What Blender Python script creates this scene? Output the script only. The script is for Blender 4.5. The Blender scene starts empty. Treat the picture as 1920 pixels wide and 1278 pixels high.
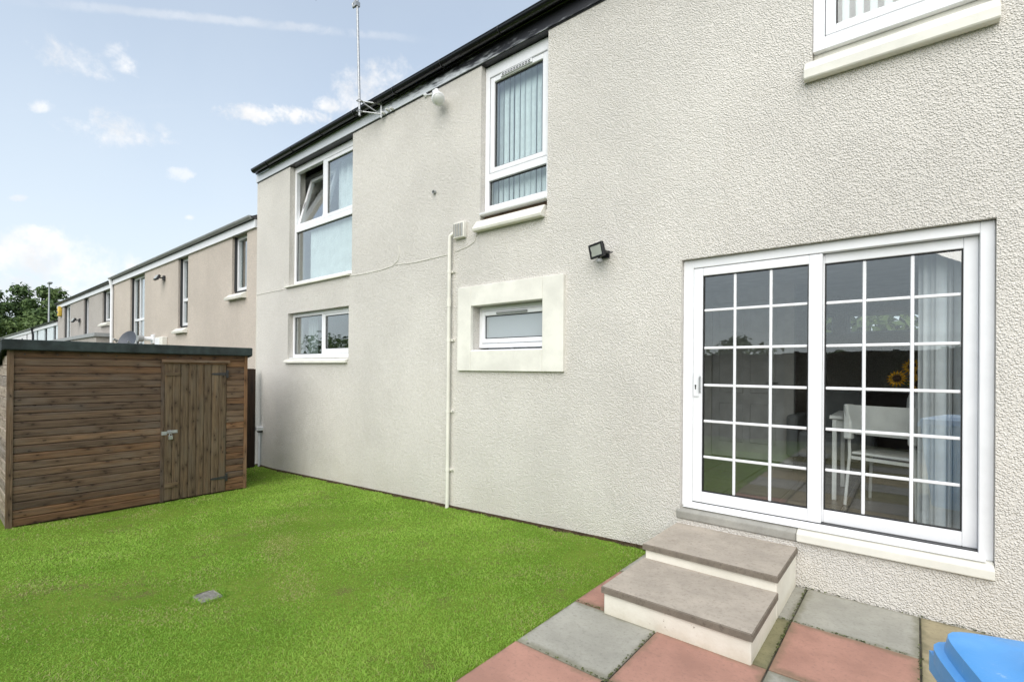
# Back garden of a roughcast terrace: lawn, timber shed, patio doors and steps.
import bpy, math, random
import numpy as np
from mathutils import Matrix, Vector

EXPOSURE = 1.38
SKY_STRENGTH = .0775
SUN_STRENGTH, SUN_ANGLE = 1.5, 70
VEIL = (.50, .93)                       # share of pale veil overhead and at the horizon
VEIL_COL = (4.2, 4.65, 5.0)              # radiance of the veil before the background strength
CLOUD_LO, CLOUD_HI = (4.5, 4.55, 4.65), (5.5, 5.45, 5.4)
# where the clouds stand: direction (read off the photograph), half width, half height, tilt
CLOUDS = [(142, 118, 76, 34, 20), (228, 118, 32, 26, 0), (205, 100, 40, 16, -20, .9, 3.6, .5), (218, 244, 100, 34, 8), (82, 197, 30, 12, -6, 1.1, 4.2, .7),
          (512, 215, 100, 17, 3, 1.1, 4.2), (700, 172, 80, 54, -14), (612, 196, 28, 16, 0), (335, 328, 30, 15, 0, .6, 2.6, .5),
          (30, 372, 24, 8, -5, .6, 2.6, .5), (352, 408, 10, 6), (70, 478, 150, 52, 6), (180, 505, 120, 44, 4),
          (40, 540, 140, 34, 0), (60, 440, 60, 26, 10)]
GRASS = [(.205, .385, .045), (.345, .575, .085), (.53, .71, .16), (.52, .49, .22)]
TRAILS = [((-60, -6), (840, 80), .0080, .32), ((-40, 212), (390, 198), .0045, .25), ((150, 20), (-60, -20), .003, .2),
          ((330, 342), (520, 336), .003, .35)]

random.seed(7)
rng = np.random.default_rng(11)
scene = bpy.context.scene
COL = scene.collection
R = math.radians

# ------------------------------------------------------------------ camera
F, YAW, PITCH, ROLL, CY = 918.5, .6877, .0033, .0089, 689.5
CAM = Vector((0.0, -4.1, 1.555))
_fw = Vector((-math.sin(YAW) * math.cos(PITCH), math.cos(YAW) * math.cos(PITCH), math.sin(PITCH)))
_r = Vector((math.cos(YAW), math.sin(YAW), 0))
_u = _r.cross(_fw)
CR = _r * math.cos(ROLL) + _u * math.sin(ROLL)
CU = -_r * math.sin(ROLL) + _u * math.cos(ROLL)
cd = bpy.data.cameras.new('camera')
cam = bpy.data.objects.new('camera', cd)
COL.objects.link(cam)
cam.matrix_world = Matrix(((CR.x, CU.x, -_fw.x, CAM.x), (CR.y, CU.y, -_fw.y, CAM.y),
                           (CR.z, CU.z, -_fw.z, CAM.z), (0, 0, 0, 1)))
cd.sensor_width = 36
cd.lens = F / 1920 * 36
cd.shift_y = (CY - 639) / 1920
cd.clip_start = .05
cd.clip_end = 3000
scene.camera = cam


def pix_dir(px, py):
    """direction of sight of a point of the photograph (used to read off where a cloud stands in the sky)"""
    d = _fw + CR * ((px - 960) / F) - CU * ((py - CY) / F)
    return d.normalized()


# ------------------------------------------------------------------ exposure
scene.view_settings.view_transform = 'Standard'
scene.view_settings.look = 'None'
scene.view_settings.exposure = EXPOSURE
scene.view_settings.gamma = 1
scene.view_settings.use_curve_mapping = False
scene.render.engine = 'CYCLES'
scene.cycles.use_denoising = True
scene.cycles.max_bounces = 7
scene.cycles.transparent_max_bounces = 12
scene.cycles.use_adaptive_sampling = True
scene.cycles.adaptive_threshold = .012
scene.cycles.diffuse_bounces = 4
scene.cycles.caustics_reflective = False
scene.cycles.caustics_refractive = False

# ------------------------------------------------------------------ world
SUN_DIR = Vector((.42, -1.0, .90)).normalized()     # towards the sun
sun_el = math.asin(SUN_DIR.z)
sun_az = math.atan2(SUN_DIR.x, SUN_DIR.y)
world = bpy.data.worlds.new('World')
scene.world = world
world.use_nodes = True
wn, wl = world.node_tree.nodes, world.node_tree.links
wn.clear()


class G:
    """small helper to write node graphs"""
    def __init__(s, tree):
        s.t, s.n, s.l = tree, tree.nodes, tree.links

    def put(s, sock, v):
        if isinstance(v, bpy.types.NodeSocket):
            s.l.new(v, sock)
        elif v is not None:
            sock.default_value = v

    def new(s, kind, ins=None, **props):
        nd = s.n.new(kind)
        for k, v in props.items():
            setattr(nd, k, v)
        for k, v in (ins or {}).items():
            s.put(nd.inputs[k], v)
        return nd

    def math(s, op, a, b=None, c=None, clamp=False):
        nd = s.new('ShaderNodeMath', operation=op, use_clamp=clamp)
        for i, v in enumerate((a, b, c)):
            if v is not None:
                s.put(nd.inputs[i], v)
        return nd.outputs[0]

    def vmath(s, op, a, b=None):
        nd = s.new('ShaderNodeVectorMath', operation=op)
        s.put(nd.inputs[0], a)
        if b is not None:
            s.put(nd.inputs[1], b)
        return nd

    def dot(s, a, b):
        return s.vmath('DOT_PRODUCT', a, b).outputs['Value']

    def step(s, v, lo, hi, out0=0., out1=1.):
        nd = s.new('ShaderNodeMapRange', {'Value': v, 'From Min': lo, 'From Max': hi, 'To Min': out0, 'To Max': out1},
                   interpolation_type='SMOOTHSTEP')
        return nd.outputs[0]

    def mix(s, f, a, b, mode='MIX'):
        nd = s.new('ShaderNodeMix', data_type='RGBA', blend_type=mode)
        s.put(nd.inputs['Factor'], f)
        for k, v in ((6, a), (7, b)):
            s.put(nd.inputs[k], v if isinstance(v, bpy.types.NodeSocket) else (*v, 1) if len(v) == 3 else v)
        return nd.outputs[2]

    def noise(s, vec, scale, detail=4., rough=.5, dist=0., out='Fac'):
        nd = s.new('ShaderNodeTexNoise', {'Vector': vec, 'Scale': scale, 'Detail': detail, 'Roughness': rough,
                                          'Distortion': dist})
        return nd.outputs[out]

    def ramp(s, f, stops):
        nd = s.new('ShaderNodeValToRGB', {'Fac': f})
        cr = nd.color_ramp
        while len(cr.elements) < len(stops):
            cr.elements.new(.5)
        for e, (p, c) in zip(cr.elements, stops):
            e.position = p
            e.color = (*c, 1) if len(c) == 3 else c
        return nd.outputs['Color']

    def mapping(s, vec, scale=(1, 1, 1), loc=(0, 0, 0)):
        nd = s.new('ShaderNodeMapping', {'Vector': vec, 'Scale': scale, 'Location': loc})
        return nd.outputs[0]


g = G(world.node_tree)
sky = g.new('ShaderNodeTexSky', sky_type='NISHITA', sun_disc=False, sun_elevation=sun_el, sun_rotation=sun_az,
            altitude=0, air_density=1.0, dust_density=.2, ozone_density=1.0)
dirn = g.new('ShaderNodeTexCoord').outputs['Generated']
n1 = g.noise(dirn, 17., 8., .62, .5)
n2 = g.noise(dirn, 48., 6., .6, .3)
n3 = g.noise(dirn, 120., 5., .6, .2)
nn = g.math('ADD', g.math('ADD', g.math('MULTIPLY', n1, .62), g.math('MULTIPLY', n2, .36)), g.math('MULTIPLY', n3, .16))
nz = g.math('SUBTRACT', nn, .53)


def puff(px, py, w, h, tilt=0., soft=1.15, amp=3.2, dens=1.):
    """one cumulus: an elliptic patch of the sky round a direction, its edge broken by noise"""
    c = pix_dir(px, py)
    a = (pix_dir(px + 5, py + 5 * math.tan(R(tilt))) - c).normalized()
    b = c.cross(a).normalized()
    sc = F * math.sqrt(1 + ((px - 960) / F) ** 2 + ((py - CY) / F) ** 2)
    k = (pix_dir(px + 1, py) - c).length
    kh = (pix_dir(px, py + 1) - c).length
    u = g.math('DIVIDE', g.dot(dirn, tuple(a)), w * k)
    v = g.math('DIVIDE', g.dot(dirn, tuple(b)), h * kh)
    r2 = g.math('ADD', g.math('MULTIPLY', u, u), g.math('MULTIPLY', v, v))
    front = g.step(g.dot(dirn, tuple(c)), .5, .6)
    m = g.math('ADD', g.math('SUBTRACT', 1., r2), g.math('MULTIPLY', nz, amp * 2))
    return g.math('MULTIPLY', g.math('MULTIPLY', g.step(m, .0, soft * 2), front), dens)


mask = None
for args in CLOUDS:
    p = puff(*args)
    mask = p if mask is None else g.math('MAXIMUM', mask, p)


def trail(p0, p1, width, dens):
    a, b = pix_dir(*p0), pix_dir(*p1)
    n = a.cross(b).normalized()
    mid = (a + b).normalized()
    half = mid.dot(a)
    d = g.math('ABSOLUTE', g.math('ADD', g.dot(dirn, tuple(n)), g.math('MULTIPLY', nz, width * 2.2)))
    line = g.step(d, width, width * .15)
    ends = g.step(g.dot(dirn, tuple(mid)), half - .002, half + .05)
    return g.math('MULTIPLY', g.math('MULTIPLY', line, ends), g.math('MULTIPLY', g.step(n1, .3, .6), dens))


for args in TRAILS:
    mask = g.math('MAXIMUM', mask, trail(*args))
# scattered fair-weather cumulus over the rest of the sky, of the same kind as those in view
sep = g.new('ShaderNodeSeparateXYZ', {'Vector': dirn})
zz = g.math('MAXIMUM', sep.outputs['Z'], .06)
plane = g.new('ShaderNodeCombineXYZ', {'X': g.math('DIVIDE', sep.outputs['X'], g.math('ADD', zz, .25)),
                                       'Y': g.math('DIVIDE', sep.outputs['Y'], g.math('ADD', zz, .25)), 'Z': 3.7}).outputs[0]
field = g.noise(plane, 1.9, 8., .58, .1)
cl = g.math('MULTIPLY', g.step(field, .60, .86), .8)
inview = g.step(g.dot(dirn, tuple(pix_dir(300, 260))), .80, .90)
cl = g.math('MULTIPLY', cl, g.math('SUBTRACT', 1., inview))
mask = g.math('MAXIMUM', mask, cl)
# thin veil: pale towards the horizon
veil = g.step(sep.outputs['Z'], .62, .0, VEIL[0], VEIL[1])
veil = g.math('ADD', veil, g.math('MULTIPLY', g.math('SUBTRACT', g.noise(dirn, 3.2, 5., .5, .4), .5), .16), clamp=True)
skyc = g.mix(veil, sky.outputs[0], VEIL_COL)
shade = g.mix(g.step(g.noise(dirn, 14., 6., .55), .32, .62), CLOUD_LO, CLOUD_HI)
skyc = g.mix(mask, skyc, shade)
bg = g.new('ShaderNodeBackground', {'Color': skyc, 'Strength': SKY_STRENGTH})
wo = g.new('ShaderNodeOutputWorld', {'Surface': bg.outputs[0]})

sd = bpy.data.lights.new('sun', 'SUN')
sd.energy = SUN_STRENGTH
sd.angle = R(SUN_ANGLE)
sd.color = (1, .945, .86)
sun = bpy.data.objects.new('sun', sd)
COL.objects.link(sun)
sun.rotation_euler = SUN_DIR.to_track_quat('Z', 'Y').to_euler()
sun.location = (-4, -6, 12)

# ------------------------------------------------------------------ materials
MATS = {}


def newmat(name, base=(.5, .5, .5), rough=.6, spec=.5, metal=0.):
    m = bpy.data.materials.new(name)
    m.use_nodes = True
    t = m.node_tree
    b = t.nodes['Principled BSDF']
    b.inputs['Base Color'].default_value = (*base, 1)
    b.inputs['Roughness'].default_value = rough
    b.inputs['Specular IOR Level'].default_value = spec
    b.inputs['Metallic'].default_value = metal
    MATS[name] = m
    return m, G(t), b


def objvec(g):
    return g.new('ShaderNodeTexCoord').outputs['Object']


def worldvec(g):
    return g.new('ShaderNodeNewGeometry').outputs['Position']


def bump(g, b, h, strength, dist):
    nd = g.new('ShaderNodeBump', {'Height': h, 'Strength': strength, 'Distance': dist})
    g.l.new(nd.outputs[0], b.inputs['Normal'])


def plain(name, base, rough=.5, var=.06, scale=6., fine=120., fb=.0, spec=.5, metal=0.):
    """paint, plastic or metal with slight unevenness of tone and gloss"""
    m, g, b = newmat(name, base, rough, spec, metal)
    v = objvec(g)
    n = g.noise(v, scale, 5., .6)
    lo = tuple(max(0, c * (1 - var * 2)) for c in base)
    hi = tuple(min(1, c * (1 + var)) for c in base)
    g.l.new(g.mix(g.step(n, .3, .7), lo, hi), b.inputs['Base Color'])
    g.l.new(g.step(g.noise(v, scale * 3, 3.), .2, .8, rough * .85, min(1, rough * 1.2)), b.inputs['Roughness'])
    if fb:
        bump(g, b, g.noise(v, fine, 3.), fb, .002)
    return m


def roughcast(name, base, cell=92., depth=.0085, var=.5, stain=(.36, .34, .25), pebble=.0):
    """wet-dash render: rounded stones under paint, a little dirt low down"""
    m, g, b = newmat(name, base, .85, .3)
    v = worldvec(g)
    vo = g.new('ShaderNodeTexVoronoi', {'Vector': v, 'Scale': cell, 'Randomness': 1.}, feature='F1')
    h = g.math('MULTIPLY', g.step(vo.outputs['Distance'], .8, .0), .95)
    h = g.math('ADD', h, g.math('MULTIPLY', g.noise(v, cell * .5, 4., .6), .22))
    h = g.math('ADD', h, g.math('MULTIPLY', g.noise(v, cell * 1.7, 3., .6), .45))
    bump(g, b, h, 1.0, depth)
    big = g.noise(v, .55, 5., .6)
    mid = g.noise(v, 2.6, 6., .62)
    streak = g.noise(g.mapping(v, (3.2, 3.2, .35)), 1.5, 5., .6)
    lo = tuple(c * .86 for c in base)
    hi = tuple(min(.9, c * 1.08) for c in base)
    c = g.mix(g.step(big, .3, .7), lo, hi)
    c = g.mix(g.math('MULTIPLY', g.step(mid, .52, .78), .30 * var), c, stain)
    c = g.mix(g.math('MULTIPLY', g.step(streak, .56, .8), .35 * var), c, stain)
    z = g.new('ShaderNodeSeparateXYZ', {'Vector': v}).outputs['Z']
    foot = g.math('MULTIPLY', g.step(g.math('ADD', z, g.math('MULTIPLY', mid, .6)), .75, .1), g.step(mid, .35, .65))
    c = g.mix(g.math('MULTIPLY', foot, .8 * var), c, stain)
    blot = g.step(g.noise(v, 26., 4., .75), .36, .66)
    c = g.mix(g.math('MULTIPLY', blot, .30), c, tuple(x * .70 for x in base))
    grain = g.step(g.math('ADD', vo.outputs['Distance'], g.math('MULTIPLY', g.noise(v, cell * 1.3, 3., .6), .8)), .62, 1.25)  # relief shade painted in: colour darkened in the crevices between stones
    c = g.mix(g.math('MULTIPLY', grain, pebble + .62), c, tuple(x * .62 for x in base))
    g.l.new(c, b.inputs['Base Color'])
    return m


def woodmat(name, dark, light, grey, rough=.75, warm=None):
    """weathered softwood board: grain runs along the board's own X, each board of another tone, with knots"""
    m, g, b = newmat(name, light, rough, .25)
    v0 = objvec(g)
    oi = g.new('ShaderNodeObjectInfo').outputs['Random']
    off = g.new('ShaderNodeCombineXYZ', {'X': g.math('MULTIPLY', oi, 37.), 'Y': g.math('MULTIPLY', oi, 11.),
                                         'Z': g.math('MULTIPLY', oi, 23.)}).outputs[0]
    v = g.vmath('ADD', v0, off).outputs[0]
    # knots: sparse points, grain bends round them
    sp_ = g.new('ShaderNodeSeparateXYZ', {'Vector': g.vmath('ADD', v, g.vmath('SCALE', g.noise(v, 30., 2., .5, out='Color')).outputs[0]).outputs[0]})
    sp_.inputs[0].links[0].from_node.inputs[1].links[0].from_node.inputs['Scale'].default_value = .02
    kv = g.new('ShaderNodeCombineXYZ', {'X': g.math('MULTIPLY', sp_.outputs['X'], 4.2), 'Y': g.math('MULTIPLY', sp_.outputs['Z'], 9.5)}).outputs[0]
    vo = g.new('ShaderNodeTexVoronoi', {'Vector': kv, 'Scale': 1., 'Randomness': 1.}, feature='F1')
    vo.voronoi_dimensions = '2D'
    kd = vo.outputs['Distance']
    knot = g.step(kd, .095, .04)
    ring = g.step(kd, .36, .08)
    grain_v = g.mapping(v, (1.6, 30., 46.))
    gr = g.noise(grain_v, 1.6, 6., .65, .6)
    gr2 = g.noise(g.mapping(v, (5., 90., 160.)), 1.3, 4., .6)
    tone = g.math('ADD', g.math('MULTIPLY', gr, .7), g.math('MULTIPLY', gr2, .3))
    tone = g.math('SUBTRACT', tone, g.math('MULTIPLY', ring, .09))
    c = g.mix(g.step(tone, .34, .66), dark, light)
    wea = g.noise(g.mapping(v, (1.1, 4., 4.)), 1.7, 4., .6)
    c = g.mix(g.math('MULTIPLY', g.step(wea, .45, .70), .5), c, grey)
    if warm:
        wn_ = g.noise(g.mapping(v, (.9, 3., 7.)), 1.9, 4., .6)
        c = g.mix(g.math('MULTIPLY', g.step(wn_, .52, .76), .5), c, warm)
    c = g.mix(g.math('MULTIPLY', knot, .75), c, tuple(x * .25 for x in dark))
    r = g.math('FRACT', g.math('MULTIPLY', oi, 7.31))
    c = g.mix(1., c, g.mix(r, (.72, .72, .74), (1.2, 1.16, 1.1)), 'MULTIPLY')
    g.l.new(c, b.inputs['Base Color'])
    bump(g, b, tone, .5, .003)
    return m


def stone(name, base, dark, speck=.5, scale=60., mott=5., rough=.85, depth=.002, edge=0.):
    m, g, b = newmat(name, base, rough, .3)
    v = worldvec(g)
    oi = g.new('ShaderNodeObjectInfo').outputs['Random']
    n = g.noise(v, mott, 7., .65, .2)
    f = g.noise(v, scale, 4., .7)
    f2 = g.noise(v, scale * 3, 3., .7)
    c = g.mix(g.step(n, .28, .72), tuple(x * .82 for x in base), tuple(min(1, x * 1.1) for x in base))
    c = g.mix(g.math('MULTIPLY', g.step(f, .5, .72), speck), c, dark)
    c = g.mix(g.math('MULTIPLY', g.step(f2, .6, .75), speck * .6), c, tuple(min(1, x * 1.35) for x in base))
    blot = g.noise(v, mott * .35, 6., .7)
    c = g.mix(g.math('MULTIPLY', g.step(blot, .56, .72), .45), c, dark)
    if edge:
        sp_ = g.new('ShaderNodeSeparateXYZ', {'Vector': objvec(g)})
        ex = g.math('MAXIMUM', g.math('ABSOLUTE', sp_.outputs['X']), g.math('ABSOLUTE', sp_.outputs['Y']))
        ex = g.math('ADD', ex, g.math('MULTIPLY', g.math('SUBTRACT', g.noise(v, 9., 5., .65), .5), .10))
        c = g.mix(g.math('MULTIPLY', g.step(ex, .255, .305), edge), c, (.13, .125, .07))
    c = g.mix(1., c, g.mix(oi, (.9, .9, .9), (1.08, 1.07, 1.05)), 'MULTIPLY')
    g.l.new(c, b.inputs['Base Color'])
    bump(g, b, g.math('ADD', g.math('MULTIPLY', f, .6), f2), .6, depth)
    return m


def glassmat(name, r0, tint=(.93, .97, .96), frost=0., power=3.8):
    m = bpy.data.materials.new(name)
    m.use_nodes = True
    t = m.node_tree
    t.nodes.clear()
    g = G(t)
    lw = g.new('ShaderNodeLayerWeight', {'Blend': .5}).outputs['Facing']
    f = g.math('ADD', g.math('MULTIPLY', g.math('POWER', lw, power), 1 - r0), r0)
    # glass units are never quite flat
    v = worldvec(g)
    bp = g.new('ShaderNodeBump', {'Height': g.noise(v, 1.4, 2., .4), 'Strength': .25, 'Distance': .012})
    gl = g.new('ShaderNodeBsdfGlossy', {'Color': (1, 1, 1, 1), 'Roughness': .0, 'Normal': bp.outputs[0]})
    if frost:
        tr = g.new('ShaderNodeBsdfTranslucent', {'Color': (.8, .84, .86, 1)})
        df = g.new('ShaderNodeBsdfDiffuse', {'Color': (.62, .67, .70, 1)})
        tr = g.new('ShaderNodeMixShader', {0: .6, 1: tr.outputs[0], 2: df.outputs[0]})
        tt = g.new('ShaderNodeBsdfTransparent', {'Color': (*tint, 1)})
        tr = g.new('ShaderNodeMixShader', {0: frost, 1: tt.outputs[0], 2: tr.outputs[0]})
    else:
        tr = g.new('ShaderNodeBsdfTransparent', {'Color': (*tint, 1)})
    mx = g.new('ShaderNodeMixShader', {0: f, 1: tr.outputs[0], 2: gl.outputs[0]})
    g.new('ShaderNodeOutputMaterial', {'Surface': mx.outputs[0]})
    MATS[name] = m
    return m


def leafmat(name, c0, c1, trans=.25):
    m, g, b = newmat(name, c0, .6, .3)
    at = g.new('ShaderNodeAttribute', attribute_name='tint').outputs['Fac']
    c = g.mix(at, c0, c1)
    g.l.new(c, b.inputs['Base Color'])
    tr = g.new('ShaderNodeBsdfTranslucent', {'Color': c})
    mx = g.new('ShaderNodeMixShader', {0: trans, 1: b.outputs[0], 2: tr.outputs[0]})
    out = m.node_tree.nodes['Material Output']
    g.l.new(mx.outputs[0], out.inputs['Surface'])
    return m


roughcast('cream_roughcast', (.83, .795, .735), stain=(.64, .585, .49))
roughcast('beige_roughcast', (.74, .655, .57), var=.9, stain=(.45, .37, .3), pebble=.25)
roughcast('grey_roughcast', (.56, .52, .48), var=.9, stain=(.42, .38, .33), pebble=.2)
plain('blue_white_render', (.60, .66, .69), .8)
plain('white_render', (.68, .68, .70), .8)
plain('cream_paint', (.735, .72, .655), .6, .06, 3., 60., .5)
plain('cream_trim', (.73, .715, .645), .6, .05, 3., 60., .4)
plain('white_plastic', (.80, .81, .83), .32, .02)
plain('gasket', (.012, .012, .013), .6)
plain('black_plastic', (.010, .010, .013), .30, .1, 2.)
plain('black_gloss', (.009, .009, .012), .16, .1, 1.5)
plain('grey_plastic', (.30, .31, .31), .5)
plain('dark_metal', (.03, .03, .032), .45, .1, 20.)
plain('steel', (.45, .46, .47), .35, .1, 30., metal=.9)
plain('galvanised', (.42, .43, .44), .45, .1, 25., metal=.6)
plain('grating_iron', (.30, .29, .26), .7, .15, 40., metal=.1)
plain('rust', (.12, .07, .045), .8, .3, 30.)
plain('dish_grey', (.07, .08, .10), .5)
plain('yellow_plastic', (.62, .43, .06), .5)
plain('interior_white', (.76, .76, .74), .8)
plain('interior_door_white', (.74, .75, .75), .5)
plain('interior_dark', (.05, .048, .047), .6)
plain('furniture_white', (.82, .83, .81), .45)
plain('blind_fabric', (.86, .89, .91), .8)
plain('curtain_grey', (.30, .32, .33), .9)
m, g, b = newmat('blue_plastic', (.11, .37, .78), .42, .5)
v = objvec(g)
c = g.mix(g.step(g.noise(v, 7., 5., .6), .3, .7), (.085, .33, .72), (.125, .40, .82))
scr = g.noise(g.mapping(v, (14., 60., 30.)), 1.6, 5., .7, 1.2)
c = g.mix(g.math('MULTIPLY', g.step(scr, .64, .70), .55), c, (.42, .58, .80))
c = g.mix(g.math('MULTIPLY', g.step(g.noise(v, 3.3, 6., .7), .54, .70), .35), c, (.20, .30, .40))
g.l.new(c, b.inputs['Base Color'])
bump(g, b, g.noise(v, 160., 4., .6), .25, .002)
plain('blue_shade', (.09, .16, .28), .6)
plain('floor_grout', (.34, .30, .26), .8)
plain('porcelain', (.72, .73, .72), .3)
plain('petal', (.80, .42, .02), .6, .2, 40.)
plain('seed_head', (.06, .03, .012), .9, .3, 90.)
plain('stem_green', (.06, .14, .03), .7)
plain('lens', (.42, .44, .40), .2)
plain('slate', (.055, .055, .06), .7, .3, 4.)
plain('felt', (.028, .040, .040), .9, .25, 5., 260., .9)
plain('mortar', (.10, .092, .07), .95, .3, 9., 90., .8)
plain('concrete', (.36, .35, .32), .9, .15, 7., 120., .7)
plain('terracotta_clay', (.35, .16, .09), .8)
stone('threshold_concrete', (.33, .325, .30), (.20, .19, .17), .35)
stone('tread_stone', (0.473, 0.417, 0.353), (0.284, 0.241, 0.198), .65, 48., 4.)
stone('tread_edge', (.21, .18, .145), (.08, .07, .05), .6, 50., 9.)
stone('slab_grey', (0.370, 0.361, 0.318), (0.232, 0.228, 0.198), .65, 48., 3.2, edge=.55)
stone('slab_red', (0.430, 0.237, 0.185), (0.284, 0.172, 0.138), .65, 48., 3.2, edge=.5)
stone('slab_buff', (0.387, 0.331, 0.211), (0.241, 0.206, 0.129), .65, 48., 3.2, edge=.6)
stone('slab_moss', (0.258, 0.241, 0.138), (0.146, 0.142, 0.069), .65, 48., 6., edge=.6)
stone('inner_tile', (.17, .145, .13), (.11, .095, .085), .3, 40., 3., .22)
woodmat('shed_wood', (.075, .047, .030), (.175, .120, .080), (.16, .132, .107), warm=(.23, .13, .07))
woodmat('shed_warm_wood', (.085, .046, .025), (.23, .130, .07), (.18, .13, .09), warm=(.31, .16, .075))
woodmat('shed_lit_end_wood', (0.186, 0.155, 0.124), (0.419, 0.364, 0.302), (0.403, 0.372, 0.333))  # paler than the front boards: light on this face put into the colour
woodmat('shed_door_wood', (.070, .047, .029), (.175, .128, .080), (.15, .125, .092), warm=(.22, .135, .07))
woodmat('trim_wood', (0.064, 0.042, 0.027), (0.160, 0.109, 0.072), (0.152, 0.128, 0.109))
woodmat('fence_wood', (.012, .007, .005), (.042, .024, .015), (.04, .03, .022))
woodmat('bark', (.03, .022, .016), (.08, .062, .045), (.07, .062, .05))
glassmat('glass', .10, tint=(.975, .99, .985))
glassmat('window_glass', .065, power=2.4)
glassmat('frosted_glass', .10, frost=.7)
leafmat('grass_blade', (.060, .150, .014), (.150, .260, .040), .35)
leafmat('leaf_dark', (.055, .098, .034), (.115, .180, .058), .2)
leafmat('leaf_mid', (.070, .118, .040), (.145, .210, .066), .2)
leafmat('leaf_light', (.085, .138, .042), (.180, .250, .072), .2)

m, g, b = newmat('riser_paint', (.74, .70, .61), .65, .3)
v = worldvec(g)
c = g.mix(g.step(g.noise(v, 3., 6., .65), .3, .7), (.72, .69, .60), (.82, .79, .70))
zz_ = g.new('ShaderNodeSeparateXYZ', {'Vector': v}).outputs['Z']
spl = g.math('MULTIPLY', g.step(g.math('ADD', zz_, g.math('MULTIPLY', g.noise(v, 14., 5., .7), .16)), .17, .05), .55)
c = g.mix(spl, c, (.55, .49, .37))
chip = g.math('MULTIPLY', g.step(g.noise(v, 26., 5., .7), .63, .68), g.step(g.noise(v, 2.3, 3., .5), .5, .62))
c = g.mix(chip, c, (.26, .20, .13))
g.l.new(c, b.inputs['Base Color'])
bump(g, b, g.math('SUBTRACT', g.noise(v, 40., 5., .6), chip), .5, .003)
# lawn soil under the blades
m, g, b = newmat('lawn_soil', (.05, .09, .02), .95, .1)
v = worldvec(g)
c = g.mix(g.step(g.noise(v, 1.1, 5., .6), .35, .65), (.12, .20, .022), (.17, .24, .036))
c = g.mix(g.math('MULTIPLY', g.step(g.noise(v, 2.7, 6., .65), .55, .72), .7), c, (.16, .13, .06))
g.l.new(c, b.inputs['Base Color'])
bump(g, b, g.noise(v, 90., 4., .7), .8, .01)
m, g, b = newmat('soil', (.06, .04, .025), 1., .1)
v = worldvec(g)
g.l.new(g.mix(g.step(g.noise(v, 30., 5., .7), .3, .7), (.030, .021, .013), (.10, .07, .042)), b.inputs['Base Color'])
bump(g, b, g.noise(v, 60., 5., .7), 1., .02)
m, g, b = newmat('meadow', (.06, .10, .03), 1., .1)
v = worldvec(g)
g.l.new(g.mix(g.step(g.noise(v, .2, 7., .65), .3, .7), (.04, .075, .018), (.085, .115, .035)), b.inputs['Base Color'])
M = MATS

# ------------------------------------------------------------------ mesh helpers
ROOT = {}


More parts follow.
